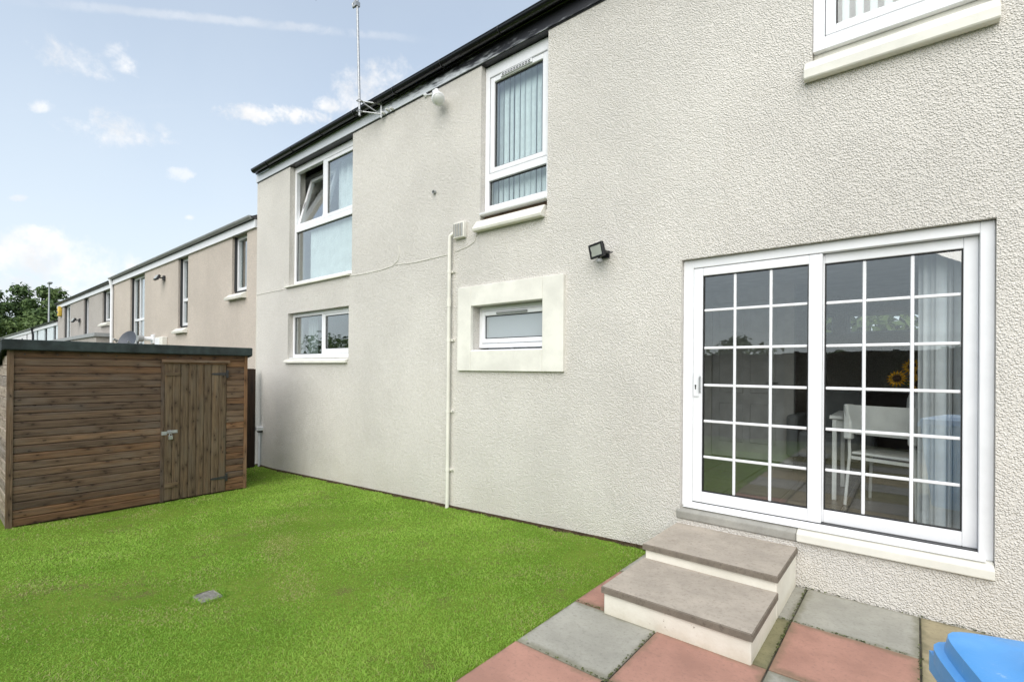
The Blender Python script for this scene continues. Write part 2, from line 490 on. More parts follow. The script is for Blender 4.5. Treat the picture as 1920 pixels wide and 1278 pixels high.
class MB:
    """collects shapes; build() links them as ONE mesh object"""
    def __init__(s):
        s.v, s.f, s.mi = [], [], []
        s.cur = 0

    def face(s, *pts):
        i = len(s.v)
        s.v += [tuple(p) for p in pts]
        s.f.append(tuple(range(i, i + len(pts))))
        s.mi.append(s.cur)
        return s

    def box(s, x0, x1, y0, y1, z0, z1, m=None):
        x0, x1 = min(x0, x1), max(x0, x1)
        y0, y1 = min(y0, y1), max(y0, y1)
        z0, z1 = min(z0, z1), max(z0, z1)
        i = len(s.v)
        p = [(x0, y0, z0), (x1, y0, z0), (x1, y1, z0), (x0, y1, z0), (x0, y0, z1), (x1, y0, z1), (x1, y1, z1), (x0, y1, z1)]
        if m is not None:
            p = [tuple(m @ Vector(q)) for q in p]
        s.v += p
        for q in ((0, 3, 2, 1), (4, 5, 6, 7), (0, 1, 5, 4), (1, 2, 6, 5), (2, 3, 7, 6), (3, 0, 4, 7)):
            s.f.append(tuple(i + k for k in q))
            s.mi.append(s.cur)
        return s

    def prism(s, prof, axis, a0, a1):
        """a closed outline of (p, q) pairs drawn out along an axis: 'x' -> (y, z), 'y' -> (x, z), 'z' -> (x, y)"""
        i, n = len(s.v), len(prof)
        for a in (a0, a1):
            for p, q in prof:
                s.v.append({'x': (a, p, q), 'y': (p, a, q), 'z': (p, q, a)}[axis])
        for k in range(n):
            k2 = (k + 1) % n
            s.f.append((i + k, i + k2, i + n + k2, i + n + k))
            s.mi.append(s.cur)
        s.f.append(tuple(i + k for k in range(n))[::-1])
        s.f.append(tuple(i + n + k for k in range(n)))
        s.mi += [s.cur] * 2
        return s

    def tube(s, pts, r, n=10, caps=True):
        pts = [Vector(p) for p in pts]
        rs = r if isinstance(r, (list, tuple)) else [r] * len(pts)
        i = len(s.v)
        up = None
        for k, p in enumerate(pts):
            d = (pts[min(k + 1, len(pts) - 1)] - pts[max(k - 1, 0)]).normalized()
            if up is None:
                up = d.orthogonal().normalized()
            up = (up - d * up.dot(d)).normalized()
            sd_ = d.cross(up)
            for j in range(n):
                a = 2 * math.pi * j / n
                s.v.append(tuple(p + (up * math.cos(a) + sd_ * math.sin(a)) * rs[k]))
        for k in range(len(pts) - 1):
            for j in range(n):
                j2 = (j + 1) % n
                s.f.append((i + k * n + j, i + k * n + j2, i + (k + 1) * n + j2, i + (k + 1) * n + j))
                s.mi.append(s.cur)
        if caps:
            s.f.append(tuple(i + j for j in range(n))[::-1])
            s.f.append(tuple(i + (len(pts) - 1) * n + j for j in range(n)))
            s.mi += [s.cur] * 2
        return s

    def lathe(s, prof, c, n=20, ax=(0, 0, 1)):
        """(radius, height) pairs turned about an axis through c"""
        ax = Vector(ax).normalized()
        u = ax.orthogonal().normalized()
        w = ax.cross(u)
        c = Vector(c)
        i = len(s.v)
        for r, h in prof:
            for j in range(n):
                a = 2 * math.pi * j / n
                s.v.append(tuple(c + ax * h + (u * math.cos(a) + w * math.sin(a)) * r))
        for k in range(len(prof) - 1):
            for j in range(n):
                j2 = (j + 1) % n
                s.f.append((i + k * n + j, i + k * n + j2, i + (k + 1) * n + j2, i + (k + 1) * n + j))
                s.mi.append(s.cur)
        s.f.append(tuple(i + j for j in range(n))[::-1])
        s.f.append(tuple(i + (len(prof) - 1) * n + j for j in range(n)))
        s.mi += [s.cur] * 2
        return s

    def ring(s, x0, x1, z0, z1, y0, y1, wl, wr=None, wb=None, wt=None):
        """a window or door frame: two uprights and two rails butted between them"""
        wr = wl if wr is None else wr
        wb = wl if wb is None else wb
        wt = wl if wt is None else wt
        s.box(x0, x0 + wl, y0, y1, z0, z1).box(x1 - wr, x1, y0, y1, z0, z1)
        s.box(x0 + wl, x1 - wr, y0, y1, z0, z0 + wb).box(x0 + wl, x1 - wr, y0, y1, z1 - wt, z1)
        return s

    def mesh(s, name, mats, off=(0, 0, 0)):
        me = bpy.data.meshes.new(name)
        o = Vector(off)
        me.from_pydata([tuple(Vector(p) - o) for p in s.v], [], s.f)
        for mt in (mats if isinstance(mats, (list, tuple)) else [mats]):
            me.materials.append(M[mt])
        if len(me.materials) > 1:
            me.polygons.foreach_set('material_index', s.mi)
        me.update()
        return me

    def build(s, name, mats, parent=None, bev=0., seg=1, local=False):
        off = (0, 0, 0)
        if parent is not None and not local:
            p = parent
            while p.parent:
                p = p.parent
            off = ROOT.get(p.name, (0, 0, 0))
        me = s.mesh(name, mats, off)
        o = bpy.data.objects.new(name, me)
        COL.objects.link(o)
        o.parent = parent
        if bev:
            md = o.modifiers.new('bevel', 'BEVEL')
            md.width = bev
            md.segments = seg
            md.limit_method = 'ANGLE'
            md.angle_limit = R(40)
        return o


def smooth(o, ang=45):
    o.data.polygons.foreach_set('use_smooth', [True] * len(o.data.polygons))
    o.data.set_sharp_from_angle(angle=R(ang))
    return o


def tag(o, label=None, cat=None, group=None, kind=None):
    for k, v_ in (('label', label), ('category', cat), ('group', group), ('kind', kind)):
        if v_:
            o[k] = v_
    return o


def thing(name, loc, label, cat, group=None, rot=0.):
    o = bpy.data.objects.new(name, None)
    o.empty_display_size = .2
    COL.objects.link(o)
    o.location = loc
    o.rotation_euler = (0, 0, rot)
    ROOT[o.name] = tuple(loc)
    return tag(o, label, cat, group)


def copy_tree(o, parent=None):
    c = o.copy()
    COL.objects.link(c)
    c.parent = parent
    for ch in o.children:
        copy_tree(ch, c)
    return c


def place(name, me, parent, mat4):
    o = bpy.data.objects.new(name, me)
    COL.objects.link(o)
    o.parent = parent
    o.matrix_local = mat4
    return o


def frame4(loc, X, Y, Z):
    return Matrix(((X[0], Y[0], Z[0], loc[0]), (X[1], Y[1], Z[1], loc[1]), (X[2], Y[2], Z[2], loc[2]), (0, 0, 0, 1)))


def wall_faces(mb, x0, x1, z0, z1, y0, y1, holes):
    """a wall along x with openings: front at y0, back at y1, reveals round each opening"""
    xs = sorted({x0, x1, *[h[0] for h in holes], *[h[1] for h in holes]})
    zs = sorted({z0, z1, *[h[2] for h in holes], *[h[3] for h in holes]})
    xs = [x for x in xs if x0 <= x <= x1]
    zs = [z for z in zs if z0 <= z <= z1]

    def solid(i, j):
        if not (0 <= i < len(xs) - 1 and 0 <= j < len(zs) - 1):
            return False
        cx, cz = (xs[i] + xs[i + 1]) / 2, (zs[j] + zs[j + 1]) / 2
        return not any(h[0] < cx < h[1] and h[2] < cz < h[3] for h in holes)
    for i in range(len(xs) - 1):
        for j in range(len(zs) - 1):
            if not solid(i, j):
                continue
            a, b_, c_, d = xs[i], xs[i + 1], zs[j], zs[j + 1]
            mb.face((a, y0, c_), (b_, y0, c_), (b_, y0, d), (a, y0, d))
            mb.face((a, y1, c_), (a, y1, d), (b_, y1, d), (b_, y1, c_))
            if not solid(i - 1, j):
                mb.face((a, y0, c_), (a, y0, d), (a, y1, d), (a, y1, c_))
            if not solid(i + 1, j):
                mb.face((b_, y0, c_), (b_, y1, c_), (b_, y1, d), (b_, y0, d))
            if not solid(i, j - 1):
                mb.face((a, y0, c_), (a, y1, c_), (b_, y1, c_), (b_, y0, c_))
            if not solid(i, j + 1):
                mb.face((a, y0, d), (b_, y0, d), (b_, y1, d), (a, y1, d))
    return mb

# ================================================================== GROUND
def lawn_z(x, y=0.):
    z = min(0., .0385 * (x + 1.9))
    return max(z, -.27) - .012


mb = MB()
S_ = 900
mb.face((-S_, -S_, -1.0), (S_, -S_, -1.0), (S_, S_, -1.0), (-S_, S_, -1.0))
tag(mb.build('ground', 'meadow'), kind='structure')

# the lawn: one gently sloping sheet with small undulation
xs = np.concatenate([np.linspace(-9.62, -1.775, 60)])
ys = np.linspace(-8.6, 0.0, 60)
mb = MB()
ph = lambda x, y: .008 * math.sin(x * 1.7 + y * .9) + .006 * math.sin(y * 2.3 - x * .6)
LZ = lambda x, y: lawn_z(x, y) + ph(x, y) * min(1, max(0, -y * 2)) * min(1, max(0, (-1.8 - x) * 2))
vid = {}
for i, x in enumerate(xs):
    for j, y in enumerate(ys):
        vid[i, j] = len(mb.v)
        mb.v.append((x, y, LZ(x, y)))
for i in range(len(xs) - 1):
    for j in range(len(ys) - 1):
        mb.f.append((vid[i, j], vid[i + 1, j], vid[i + 1, j + 1], vid[i, j + 1]))
        mb.mi.append(0)
lawn = smooth(mb.build('lawn', 'lawn_soil'))
tag(lawn, kind='structure')
# bare earth along the foot of the wall and the edge of the paving
mb = MB()
n = 160
for k in range(n):
    xa, xb = -9.6 + 7.83 * k / n, -9.6 + 7.83 * (k + 1) / n
    wa = .055 + .035 * math.sin(k * .37) + .025 * math.sin(k * 1.3 + 1) + .012 * math.sin(k * 3.1)
    wb = .055 + .035 * math.sin((k + 1) * .37) + .025 * math.sin((k + 1) * 1.3 + 1) + .012 * math.sin((k + 1) * 3.1)
    wa, wb = max(wa * .62, .016), max(wb * .62, .016)
    mb.face((xa, -wa, LZ(xa, -wa) + .003), (xb, -wb, LZ(xb, -wb) + .003), (xb, .0, LZ(xb, 0) + .022), (xa, .0, LZ(xa, 0) + .022))
tag(mb.build('soil_strip', 'soil'), kind='structure')

# patio: bedding with single 600 mm slabs
mb = MB()
mb.box(-1.772, 3.7, -8.6, -.0, -.09, -.012)
patio = mb.build('patio', 'mortar')
tag(patio, kind='structure')
sx = [-1.77, -1.188, -.588, .034, .636, 1.238, 1.84, 2.44, 3.04, 3.66]
sy = [-.010, -.610, -1.252, -1.890, -2.49, -3.09, -3.69, -4.29, -4.89, -5.49, -6.09, -6.69, -7.29, -7.89, -8.49]
known = {(0, 0): 'grey', (0, 1): 'red', (0, 2): 'grey', (0, 3): 'red', (1, 0): 'grey', (1, 1): 'moss', (1, 2): 'red', (1, 3): 'buff',
         (2, 0): 'grey', (2, 1): 'red', (2, 2): 'grey', (2, 3): 'buff', (3, 0): 'buff', (3, 1): 'buff', (3, 2): 'red', (3, 3): 'grey'}
slab_me = {}
for i in range(len(sx) - 1):
    for j in range(len(sy) - 1):
        kind = known.get((i, j)) or ('grey', 'buff', 'moss', 'grey', 'moss')[(i * 2 + j + (i * j) % 2) % 5]
        w, d = sx[i + 1] - sx[i] - .009, sy[j] - sy[j + 1] - .009
        key = (kind, round(w, 3), round(d, 3))
        if key not in slab_me:
            q = MB()
            c = .004
            q.box(-w / 2, w / 2, -d / 2, d / 2, -.05, -c)
            # worn arris
            q.face((-w / 2, -d / 2, -c), (w / 2, -d / 2, -c), (w / 2 - c, -d / 2 + c, 0), (-w / 2 + c, -d / 2 + c, 0))
            q.face((w / 2, -d / 2, -c), (w / 2, d / 2, -c), (w / 2 - c, d / 2 - c, 0), (w / 2 - c, -d / 2 + c, 0))
            q.face((w / 2, d / 2, -c), (-w / 2, d / 2, -c), (-w / 2 + c, d / 2 - c, 0), (w / 2 - c, d / 2 - c, 0))
            q.face((-w / 2, d / 2, -c), (-w / 2, -d / 2, -c), (-w / 2 + c, -d / 2 + c, 0), (-w / 2 + c, d / 2 - c, 0))
            q.face((-w / 2 + c, -d / 2 + c, 0), (w / 2 - c, -d / 2 + c, 0), (w / 2 - c, d / 2 - c, 0), (-w / 2 + c, d / 2 - c, 0))
            q.f.pop(1), q.mi.pop(1)
            slab_me[key] = q.mesh('slab', 'slab_' + kind)
        o = bpy.data.objects.new('slab', slab_me[key])
        COL.objects.link(o)
        o.parent = patio
        o.location = ((sx[i] + sx[i + 1]) / 2, (sy[j] + sy[j + 1]) / 2, random.uniform(-.002, .001))
        o.rotation_euler = (random.uniform(-.003, .003), random.uniform(-.003, .003), random.uniform(-.003, .003))

# moss and tiny weeds caught in the joints
def joint_moss():
    r_ = np.random.default_rng(5)
    q = MB()
    for k in range(5200):
        if r_.random() < .5:
            i = r_.integers(1, 6)
            x, y = sx[i] - .0045 + r_.normal() * .004, -r_.random() * 2.6
        else:
            j = r_.integers(0, 4)
            x, y = -1.75 + r_.random() * 3.4, sy[j] + (.0045 if j else .004) + r_.normal() * .004
        if math.sin(x * 5.1 + y * 3.3) + math.sin(y * 7.7 - x * 2.9) + .8 * r_.normal() < .35:
            continue
        s, a = .003 + .006 * r_.random(), r_.random() * 6.28
        c_, s_ = math.cos(a) * s, math.sin(a) * s
        z = -.002 + .004 * r_.random()
        q.face((x - c_, y - s_, z), (x + s_ * .6, y - c_ * .6, z + .003), (x + c_, y + s_, z + .002), (x - s_ * .6, y + c_ * .6, z + .005))
    o = q.build('joint_moss', 'moss_green', patio)
    o['kind'] = 'stuff'


plain('moss_green', (.10, .12, .035), .95, .4, 40.)
joint_moss()

# ================================================================== MAIN HOUSE
HX0, HX1 = -9.67, 7.0
EAVE = 5.04
DOOR = (-1.524, .377, .315, 2.492)
W1 = (-8.395, -6.467, 2.955, EAVE)
W2 = (-3.86, -2.922, 3.20, EAVE)
W3 = (-8.417, -6.534, 1.665, 2.488)
W4 = (-3.97, -2.944, 1.764, 2.285)
WR = (-.583, .365, 3.74, EAVE)
house = thing('terraced_house', (-4.6, 0, 0),
              'cream roughcast terraced house with white patio doors and black gutter', 'house')
mb = MB()
wall_faces(mb, HX0, HX1, -1.0, EAVE, 0., .28, [DOOR, W1, W2, W3, W4, WR])
mb.build('wall', 'cream_roughcast', house)
mb = MB()
for xg in (HX0, HX1 - .25):
    mb = MB().prism([(.281, -1), (.281, 5.34), (2.15, 6.5), (4.3, 5.2), (4.3, -1)], 'x', xg, xg + .25)
    mb.build('gable_wall', 'cream_roughcast', house)
# back wall with the two slots of a high kitchen window
mb = MB()
BW1, BW2 = (-1.20, -.88, 2.09, 2.36), (-.72, .31, 2.09, 2.36)
BW_FILL = (.47, 1.58, .95, 2.44)  # unseen window added to bring light into the dining room
wall_faces(mb, HX0 + .25, HX1 - .25, -1, 5.2, 4.0, 4.3, [BW1, BW2, BW_FILL])
mb.build('back_wall', 'cream_roughcast', house)
for q in (BW1, BW2, BW_FILL):
    fr = MB().ring(q[0], q[1], q[2], q[3], 4.12, 4.18, .03).build('rear_window', 'white_plastic', house)
    MB().box(q[0] + .03, q[1] - .03, 4.147, 4.153, q[2] + .03, q[3] - .03).build('pane', 'glass', fr)
# inner partitions, floors and ceilings
mb = MB()
mb.box(-2.33, -2.23, .281, 3.999, .45, 2.62)
wall_faces(mb, -2.23, -1.12, .45, 2.62, 2.6, 2.7, [(-2.08, -1.22, .45, 2.45)])
mb.box(1.62, 1.72, .281, 3.999, .45, 2.62)
mb.box(-4.6, -4.5, .281, 3.999, .45, 2.62).box(-6.3, -6.2, .281, 3.999, .45, 2.62)
mb.box(-4.6, -4.5, .281, 3.999, 2.86, 5.02).box(-2.3, -2.2, .281, 3.999, 2.86, 5.02).box(-1.2, -1.1, .281, 3.999, 2.86, 5.02)
mb.box(-6.0, -5.9, .281, 3.999, 2.86, 5.02).box(HX0 + .25, HX1 - .25, .5, 3.999, 5.06, 5.1)
mb.build('partition', 'interior_white', house)
mb = MB().box(HX0 + .25, HX1 - .25, .281, 3.999, 2.62, 2.86)
mb.build('ceiling', 'interior_white', house)
fl = MB().box(HX0 + .25, HX1 - .25, .16, 3.999, .30, .442).build('interior_floor', 'floor_grout', house)
tile = MB().box(-.218, .218, -.218, .218, -.006, .006).mesh('floor_tile', 'inner_tile')
for i in range(9):
    for j in range(8):
        o = bpy.data.objects.new('floor_tile', tile)
        COL.objects.link(o)
        o.parent = fl
        o.location = (-2.01 + i * .446 + 4.6, .505 + j * .446, .446)
mb = MB().box(-2.075, -1.225, 2.63, 2.67, .455, 2.445)
idoor = mb.build('inner_door', 'interior_door_white', house)
for (a, b_, c_, d) in ((-1.985, -1.69, .65, 1.15), (-1.61, -1.315, .65, 1.15), (-1.985, -1.69, 1.28, 1.95), (-1.61, -1.315, 1.28, 1.95),
                       (-1.985, -1.69, 2.05, 2.34), (-1.61, -1.315, 2.05, 2.34)):
    MB().box(a, b_, 2.614, 2.632, c_, d).build('door_panel', 'interior_door_white', idoor, bev=.012)
MB().tube([(-1.30, 2.63, 1.42), (-1.30, 2.57, 1.42), (-1.41, 2.57, 1.42)], .009, 8).build('handle', 'steel', idoor)
# roof
mb = MB()
mb.prism([(-.06, 5.275), (2.15, 6.66), (4.42, 5.275), (4.42, 5.20), (2.15, 6.56), (-.03, 5.262)], 'x', HX0 - .05, HX1)
roof = mb.build('roof', 'slate', house)
# eaves board: pale sky glare painted in at the left, fading to black
m, g, b = newmat('eaves_glare', (.45, .48, .52), .4)
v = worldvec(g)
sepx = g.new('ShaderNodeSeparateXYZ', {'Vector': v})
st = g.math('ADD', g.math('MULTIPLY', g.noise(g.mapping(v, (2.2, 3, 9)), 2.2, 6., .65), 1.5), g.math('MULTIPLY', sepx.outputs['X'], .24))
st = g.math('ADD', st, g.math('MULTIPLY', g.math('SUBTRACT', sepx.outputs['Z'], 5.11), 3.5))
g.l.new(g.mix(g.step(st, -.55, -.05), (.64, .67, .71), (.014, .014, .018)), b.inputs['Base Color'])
MB().box(HX0 - .004, HX1, -.022, -.002, 5.052, 5.19).build('eaves_board', 'eaves_glare', house)
MB().box(HX0 + .01, HX1, -.012, .26, EAVE + .002, 5.05).build('eaves_flashing', 'black_plastic', house)
MB().box(HX0 + .03, HX1, -.055, -.02, 5.192, 5.272).build('fascia', 'black_gloss', house, bev=.004)
prof = []
for k in range(13):
    a = math.pi + math.pi * k / 12
    prof.append((-.112 + .052 * math.cos(a), 5.238 + .055 * math.sin(a)))
for k in range(12, -1, -1):
    a = math.pi + math.pi * k / 12
    prof.append((-.112 + .046 * math.cos(a), 5.238 + .049 * math.sin(a)))
gut = smooth(MB().prism(prof, 'x', HX0 + .09, HX1).build('gutter', 'black_gloss', house))
for x in np.arange(-9.0, 3.2, .92):
    MB().tube([(x, -.112 + .058 * math.cos(a), 5.238 + .061 * math.sin(a)) for a in np.linspace(math.pi, 2 * math.pi, 9)], .006, 6).build(
        'gutter_bracket', 'black_plastic', gut)
# lip line of the gutter
MB().box(HX0 + .09, HX1, -.169, -.162, 5.232, 5.244).build('gutter_lip', 'black_plastic', gut, bev=.002)


def pane(parent, x0, x1, z0, z1, y, mat='window_glass', gk=.007):
    """glass with the black gasket round it"""
    k = MB().ring(x0, x1, z0, z1, y - .008, y + .008, gk).build('gasket', 'gasket', parent)
    return MB().box(x0 + gk, x1 - gk, y - .003, y + .003, z0 + gk, z1 - gk).build('pane', mat, parent)


# --- patio doors
dr = MB().ring(-1.523, .376, .42, 2.489, .045, .165, .085, .068, .04, .072).build('patio_door', 'white_plastic', house, bev=.004)
MB().box(-1.435, .306, .052, .15, .4605, .466).build('track', 'dark_metal', dr)
zc = [.557, .845, 1.142, 1.440, 1.748, 2.060, 2.346]


def sliding(x0, x1, y0, y1, xc, z0, z1, wl, wr, nm, label):
    lf = MB().ring(x0, x1, z0, z1, y0, y1, wl, wr, zc[0] - z0, z1 - zc[-1]).build(nm, 'white_plastic', dr, bev=.005, seg=2)
    lf['label'] = label
    yg = (y0 + y1) / 2 + .004
    k = MB().ring(xc[0] - .001, xc[-1] + .001, zc[0] - .001, zc[-1] + .001, y0 + .012, y1 - .006, .008).build('door_gasket', 'gasket', dr)
    hb = .0105
    for i in range(3):
        for j in range(6):
            a = xc[i] + (hb if i else .007)
            b_ = xc[i + 1] - (hb if i < 2 else .007)
            c_ = zc[j] + (hb if j else .007)
            d = zc[j + 1] - (hb if j < 5 else .007)
            MB().box(a, b_, yg - .003, yg + .003, c_, d).build('pane', 'glass', dr)
    for i in (1, 2):
        MB().box(xc[i] - hb, xc[i] + hb, yg - .010, yg + .010, zc[0] + .007, zc[-1] - .007).build('glazing_bar', 'white_plastic', dr, bev=.004)
    for j in range(1, 6):
        for i in range(3):
            MB().box(xc[i] + (hb if i else .007), xc[i + 1] - (hb if i < 2 else .007), yg - .009, yg + .009,
                     zc[j] - hb, zc[j] + hb).build('glazing_bar', 'white_plastic', dr, bev=.004)
    return lf


sliding(-1.437, -.516, .047, .093, [-1.362, -1.115, -.855, -.602], .468, 2.412, .075, .086, 'sliding_leaf', 'front sliding leaf with white handle plate')
sliding(-.585, .307, .098, .142, [-.508, -.274, -.013, .236], .466, 2.414, .077, .071, 'fixed_leaf', 'rear leaf set further back')
hp = MB().box(-1.432, -1.386, .036, .047, 1.345, 1.545).build('handle_plate', 'white_plastic', dr, bev=.004, seg=2)
MB().box(-1.416, -1.408, .033, .037, 1.405, 1.43).box(-1.418, -1.406, .033, .0365, 1.43, 1.442).build('keyhole', 'gasket', dr)
MB().tube([(-1.378, .045, 1.38), (-1.374, .022, 1.39), (-1.374, .022, 1.50), (-1.378, .045, 1.51)], .006, 8).build('handle', 'steel', dr)
sl = MB().prism([(-.032, .328), (-.032, .385), (.03, .419), (.20, .419), (.20, .317), (.0, .317)], 'x', -.658, .3755).build('door_sill', 'cream_trim', house, bev=.006, seg=2)
sl = MB().prism([(-.014, .322), (-.02, .385), (.028, .419), (.20, .419), (.20, .317), (.0, .317)], 'x', -1.548, -.660).build('threshold', 'threshold_concrete', house, bev=.008, seg=2)
MB().box(-1.50, .34, .0, .044, .4195, .427).build('drip_bar', 'white_plastic', house, bev=.002)


# --- upstairs window with the tilted sash
def window(name, q, z0, y0, y1, wl, wr, wb, wt, label, x0=None, x1=None):
    w = MB().ring(x0 or q[0] + .002, x1 or q[1] - .002, z0, q[3] - .003, y0, y1, wl, wr, wb, wt).build(name, 'white_plastic', house, bev=.004)
    w['label'] = label
    return w


w = window('window', W1, 2.985, .09, .16, .055, .055, .06, .10, 'upstairs window with one sash tilted inward')
MB().box(W1[0] + .057, W1[1] - .057, .09, .16, 3.90, 3.985).build('transom', 'white_plastic', w, bev=.004)
MB().box(-7.465, -7.395, .091, .16, 3.9855, 4.935).build('mullion', 'white_plastic', w, bev=.004)
pane(w, W1[0] + .058, W1[1] - .058, 3.047, 3.898, .125)
s_ = MB().ring(-7.394, W1[1] - .058, 3.987, 4.934, .094, .15, .055).build('sash', 'white_plastic', w, bev=.004)
pane(w, -7.338, W1[1] - .114, 4.044, 4.877, .122)
tilt = Matrix.Translation((0, .10, 3.99)) @ Matrix.Rotation(R(-15), 4, 'X') @ Matrix.Translation((0, -.10, -3.99))
mb = MB()
for bx in ((-8.335, -8.275, .10, .155, 3.992, 4.93), (-7.53, -7.47, .10, .155, 3.992, 4.93),
           (-8.275, -7.53, .10, .155, 3.992, 4.052), (-8.275, -7.53, .10, .155, 4.87, 4.93)):
    mb.box(*bx, m=tilt)
s_ = mb.build('tilted_sash', 'white_plastic', w, bev=.004)
MB().box(-8.275, -7.53, .125, .131, 4.052, 4.87, m=tilt).build('pane', 'window_glass', w)
MB().box(-8.292, -8.275, .094, .10, 4.35, 4.47, m=tilt).build('handle', 'steel', w)
MB().prism([(-.045, 2.935), (-.045, 2.965), (.09, 2.984), (.2, 2.984), (.2, 2.957), (.0, 2.957), (-.002, 2.935)], 'x', W1[0] - .085, W1[1] - .035).build('sill', 'cream_trim', w, bev=.004)

# --- upstairs window over the small one
w = window('window', W2, 3.345, .07, .14, .062, .062, .085, .13, 'upstairs window with vertical blind and slotted vent')
MB().box(W2[0] + .064, W2[1] - .064, .07, .14, 3.715, 3.795).build('transom', 'white_plastic', w, bev=.004)
MB().ring(W2[0] + .076, W2[1] - .066, 3.80, 4.895, .073, .135, .058).build('sash', 'white_plastic', w, bev=.006)
pane(w, W2[0] + .135, W2[1] - .125, 3.859, 4.836, .105, gk=.012)
pane(w, W2[0] + .065, W2[1] - .065, 3.432, 3.713, .105, gk=.010)
mb = MB()
mb.box(-3.62, -3.18, .058, .073, 4.85, 4.892)
vt = mb.build('vent', 'white_plastic', w, bev=.003)
mb = MB()
for k in range(10):
    for r_ in range(2):
        mb.box(-3.60 + k * .041, -3.57 + k * .041, .0565, .058, 4.856 + r_ * .017, 4.866 + r_ * .017)
mb.build('vent_slots', 'gasket', w)
MB().prism([(-.02, 3.315), (-.025, 3.335), (.065, 3.345), (.16, 3.345), (.16, 3.31), (.0, 3.31)], 'x', W2[0] + .002, W2[1] - .002).build('cill_board', 'white_plastic', w, bev=.003)
MB().box(W2[0] + .02, W2[1] - .02, .05, .16, 3.262, 3.309).build('packer', 'trim_wood', w)
MB().prism([(-.075, 3.125), (-.085, 3.155), (-.01, 3.255), (.2, 3.262), (.2, 3.202), (.0, 3.202), (-.003, 3.125)], 'x', W2[0] - .055, W2[1] - .022).build('sill', 'cream_trim', w, bev=.006, seg=2)

# --- kitchen window
w = window('window', W3, 1.735, .09, .16, .045, .045, .05, .06, 'ground floor window of two panes reflecting trees')
MB().box(-7.455, -7.405, .089, .16, 1.7855, 2.4245).build('mullion', 'white_plastic', w, bev=.004)
MB().ring(-7.404, W3[1] - .048, 1.787, 2.423, .096, .15, .035, .035, .075, .03).build('sash', 'white_plastic', w, bev=.004)
pane(w, W3[0] + .048, -7.456, 1.787, 2.423, .12)
pane(w, -7.368, W3[1] - .084, 1.863, 2.392, .125)
MB().prism([(.02, 1.715), (.02, 1.728), (.09, 1.735), (.17, 1.735), (.17, 1.712)], 'x', W3[0] + .01, W3[1] - .012).build('cill_board', 'white_plastic', w, bev=.002)
MB().prism([(-.05, 1.632), (-.05, 1.672), (.03, 1.71), (.17, 1.71), (.17, 1.667), (.0, 1.667), (-.002, 1.632)], 'x', W3[0] - .055, W3[1] - .022).build('sill', 'cream_trim', w, bev=.005)

# --- small frosted window in its raised surround
sr = MB().ring(-4.183, -2.690, 1.536, 2.511, -.036, .012, .217, .257, .232, .229).build('window_surround', 'cream_paint', house, bev=.006, seg=2)
MB().box(-3.963, -2.951, -.02, .17, 1.763, 1.776).build('cill_board', 'white_plastic', sr, bev=.002)
w = window('window', W4, 1.805, .115, .175, .045, .045, .05, .055, 'small frosted window inside a smooth raised surround')
MB().ring(W4[0] + .05, W4[1] - .05, 1.858, 2.225, .10, .165, .05).build('sash', 'white_plastic', w, bev=.008, seg=2)
pane(w, W4[0] + .1, W4[1] - .1, 1.91, 2.172, .13, 'frosted_glass', gk=.008)
MB().prism([(.098, 2.18), (.085, 2.19), (.085, 2.205), (.098, 2.21)], 'x', -3.68, -3.24).build('vent', 'grey_plastic', w)

# --- upstairs window at the right
w = window('window', WR, 3.872, .02, .09, .072, .072, .09, .12, 'upstairs window above the patio doors with vertical blind')
MB().ring(WR[0] + .078, WR[1] - .078, 3.968, 4.90, .026, .085, .062).build('sash', 'white_plastic', w, bev=.005)
pane(w, WR[0] + .141, WR[1] - .141, 4.031, 4.838, .055)
MB().prism([(.065, 3.795), (.062, 3.868), (.16, 3.868), (.16, 3.79)], 'x', WR[0] + .004, WR[1] - .004).build('cill_board', 'cream_paint', w)
MB().prism([(-.058, 3.652), (-.066, 3.664), (-.066, 3.722), (-.018, 3.795), (.2, 3.80), (.2, 3.742), (.0, 3.742), (-.003, 3.652)], 'x', WR[0] - .045, WR[1] + .02).build('sill', 'cream_trim', w, bev=.006, seg=2)
for q in (W1, W2, WR):
    MB().box(q[0] + .001, q[1] - .001, .001, .278, 5.0415, 5.0435).build('window_head', 'black_plastic', house)

# --- pipes, vents and cable on the wall
pp = MB().tube([(-4.32, -.045, -.13), (-4.318, -.045, 3.10), (-4.31, -.045, 3.145), (-4.28, -.03, 3.17), (-4.24, .01, 3.175)], .022, 14)
pp = smooth(pp.build('drain_pipe', 'cream_trim', house))
for z in (.35, 1.05, 1.9, 2.72):
    MB().tube([(-4.32, -.045, z - .018), (-4.32, -.045, z + .018)], .026, 14).box(-4.35, -4.255, -.022, .002, z - .012, z + .012).build('pipe_clip', 'cream_trim', pp)
    MB().box(-4.268, -4.258, -.026, -.021, z - .005, z + .005).build('screw', 'dark_metal', pp)
MB().tube([(-4.319, -.045, 2.30), (-4.319, -.045, 2.40)], .027, 14).build('collar', 'cream_trim', pp)
vb = MB().box(-4.252, -4.072, -.055, .002, 3.10, 3.285).build('vent_box', 'cream_paint', house, bev=.006)
for k in range(6):
    MB().box(-4.238 + k * .027, -4.226 + k * .027, -.064, -.054, 3.118, 3.268).build('louvre', 'grey_plastic' if k % 2 else 'threshold_concrete', vb)
pp = smooth(MB().tube([(-9.395, -.04, -.34), (-9.395, -.04, .37)], .021, 12).build('waste_pipe', 'white_plastic', house))
MB().prism([(-9.46, .385), (-9.33, .385), (-9.32, .455), (-9.46, .455)], 'y', -.10, .002).build('vent_hood', 'white_plastic', house, bev=.005)
MB().box(-9.425, -9.345, -.07, .001, .352, .384).build('vent_throat', 'gasket', house)
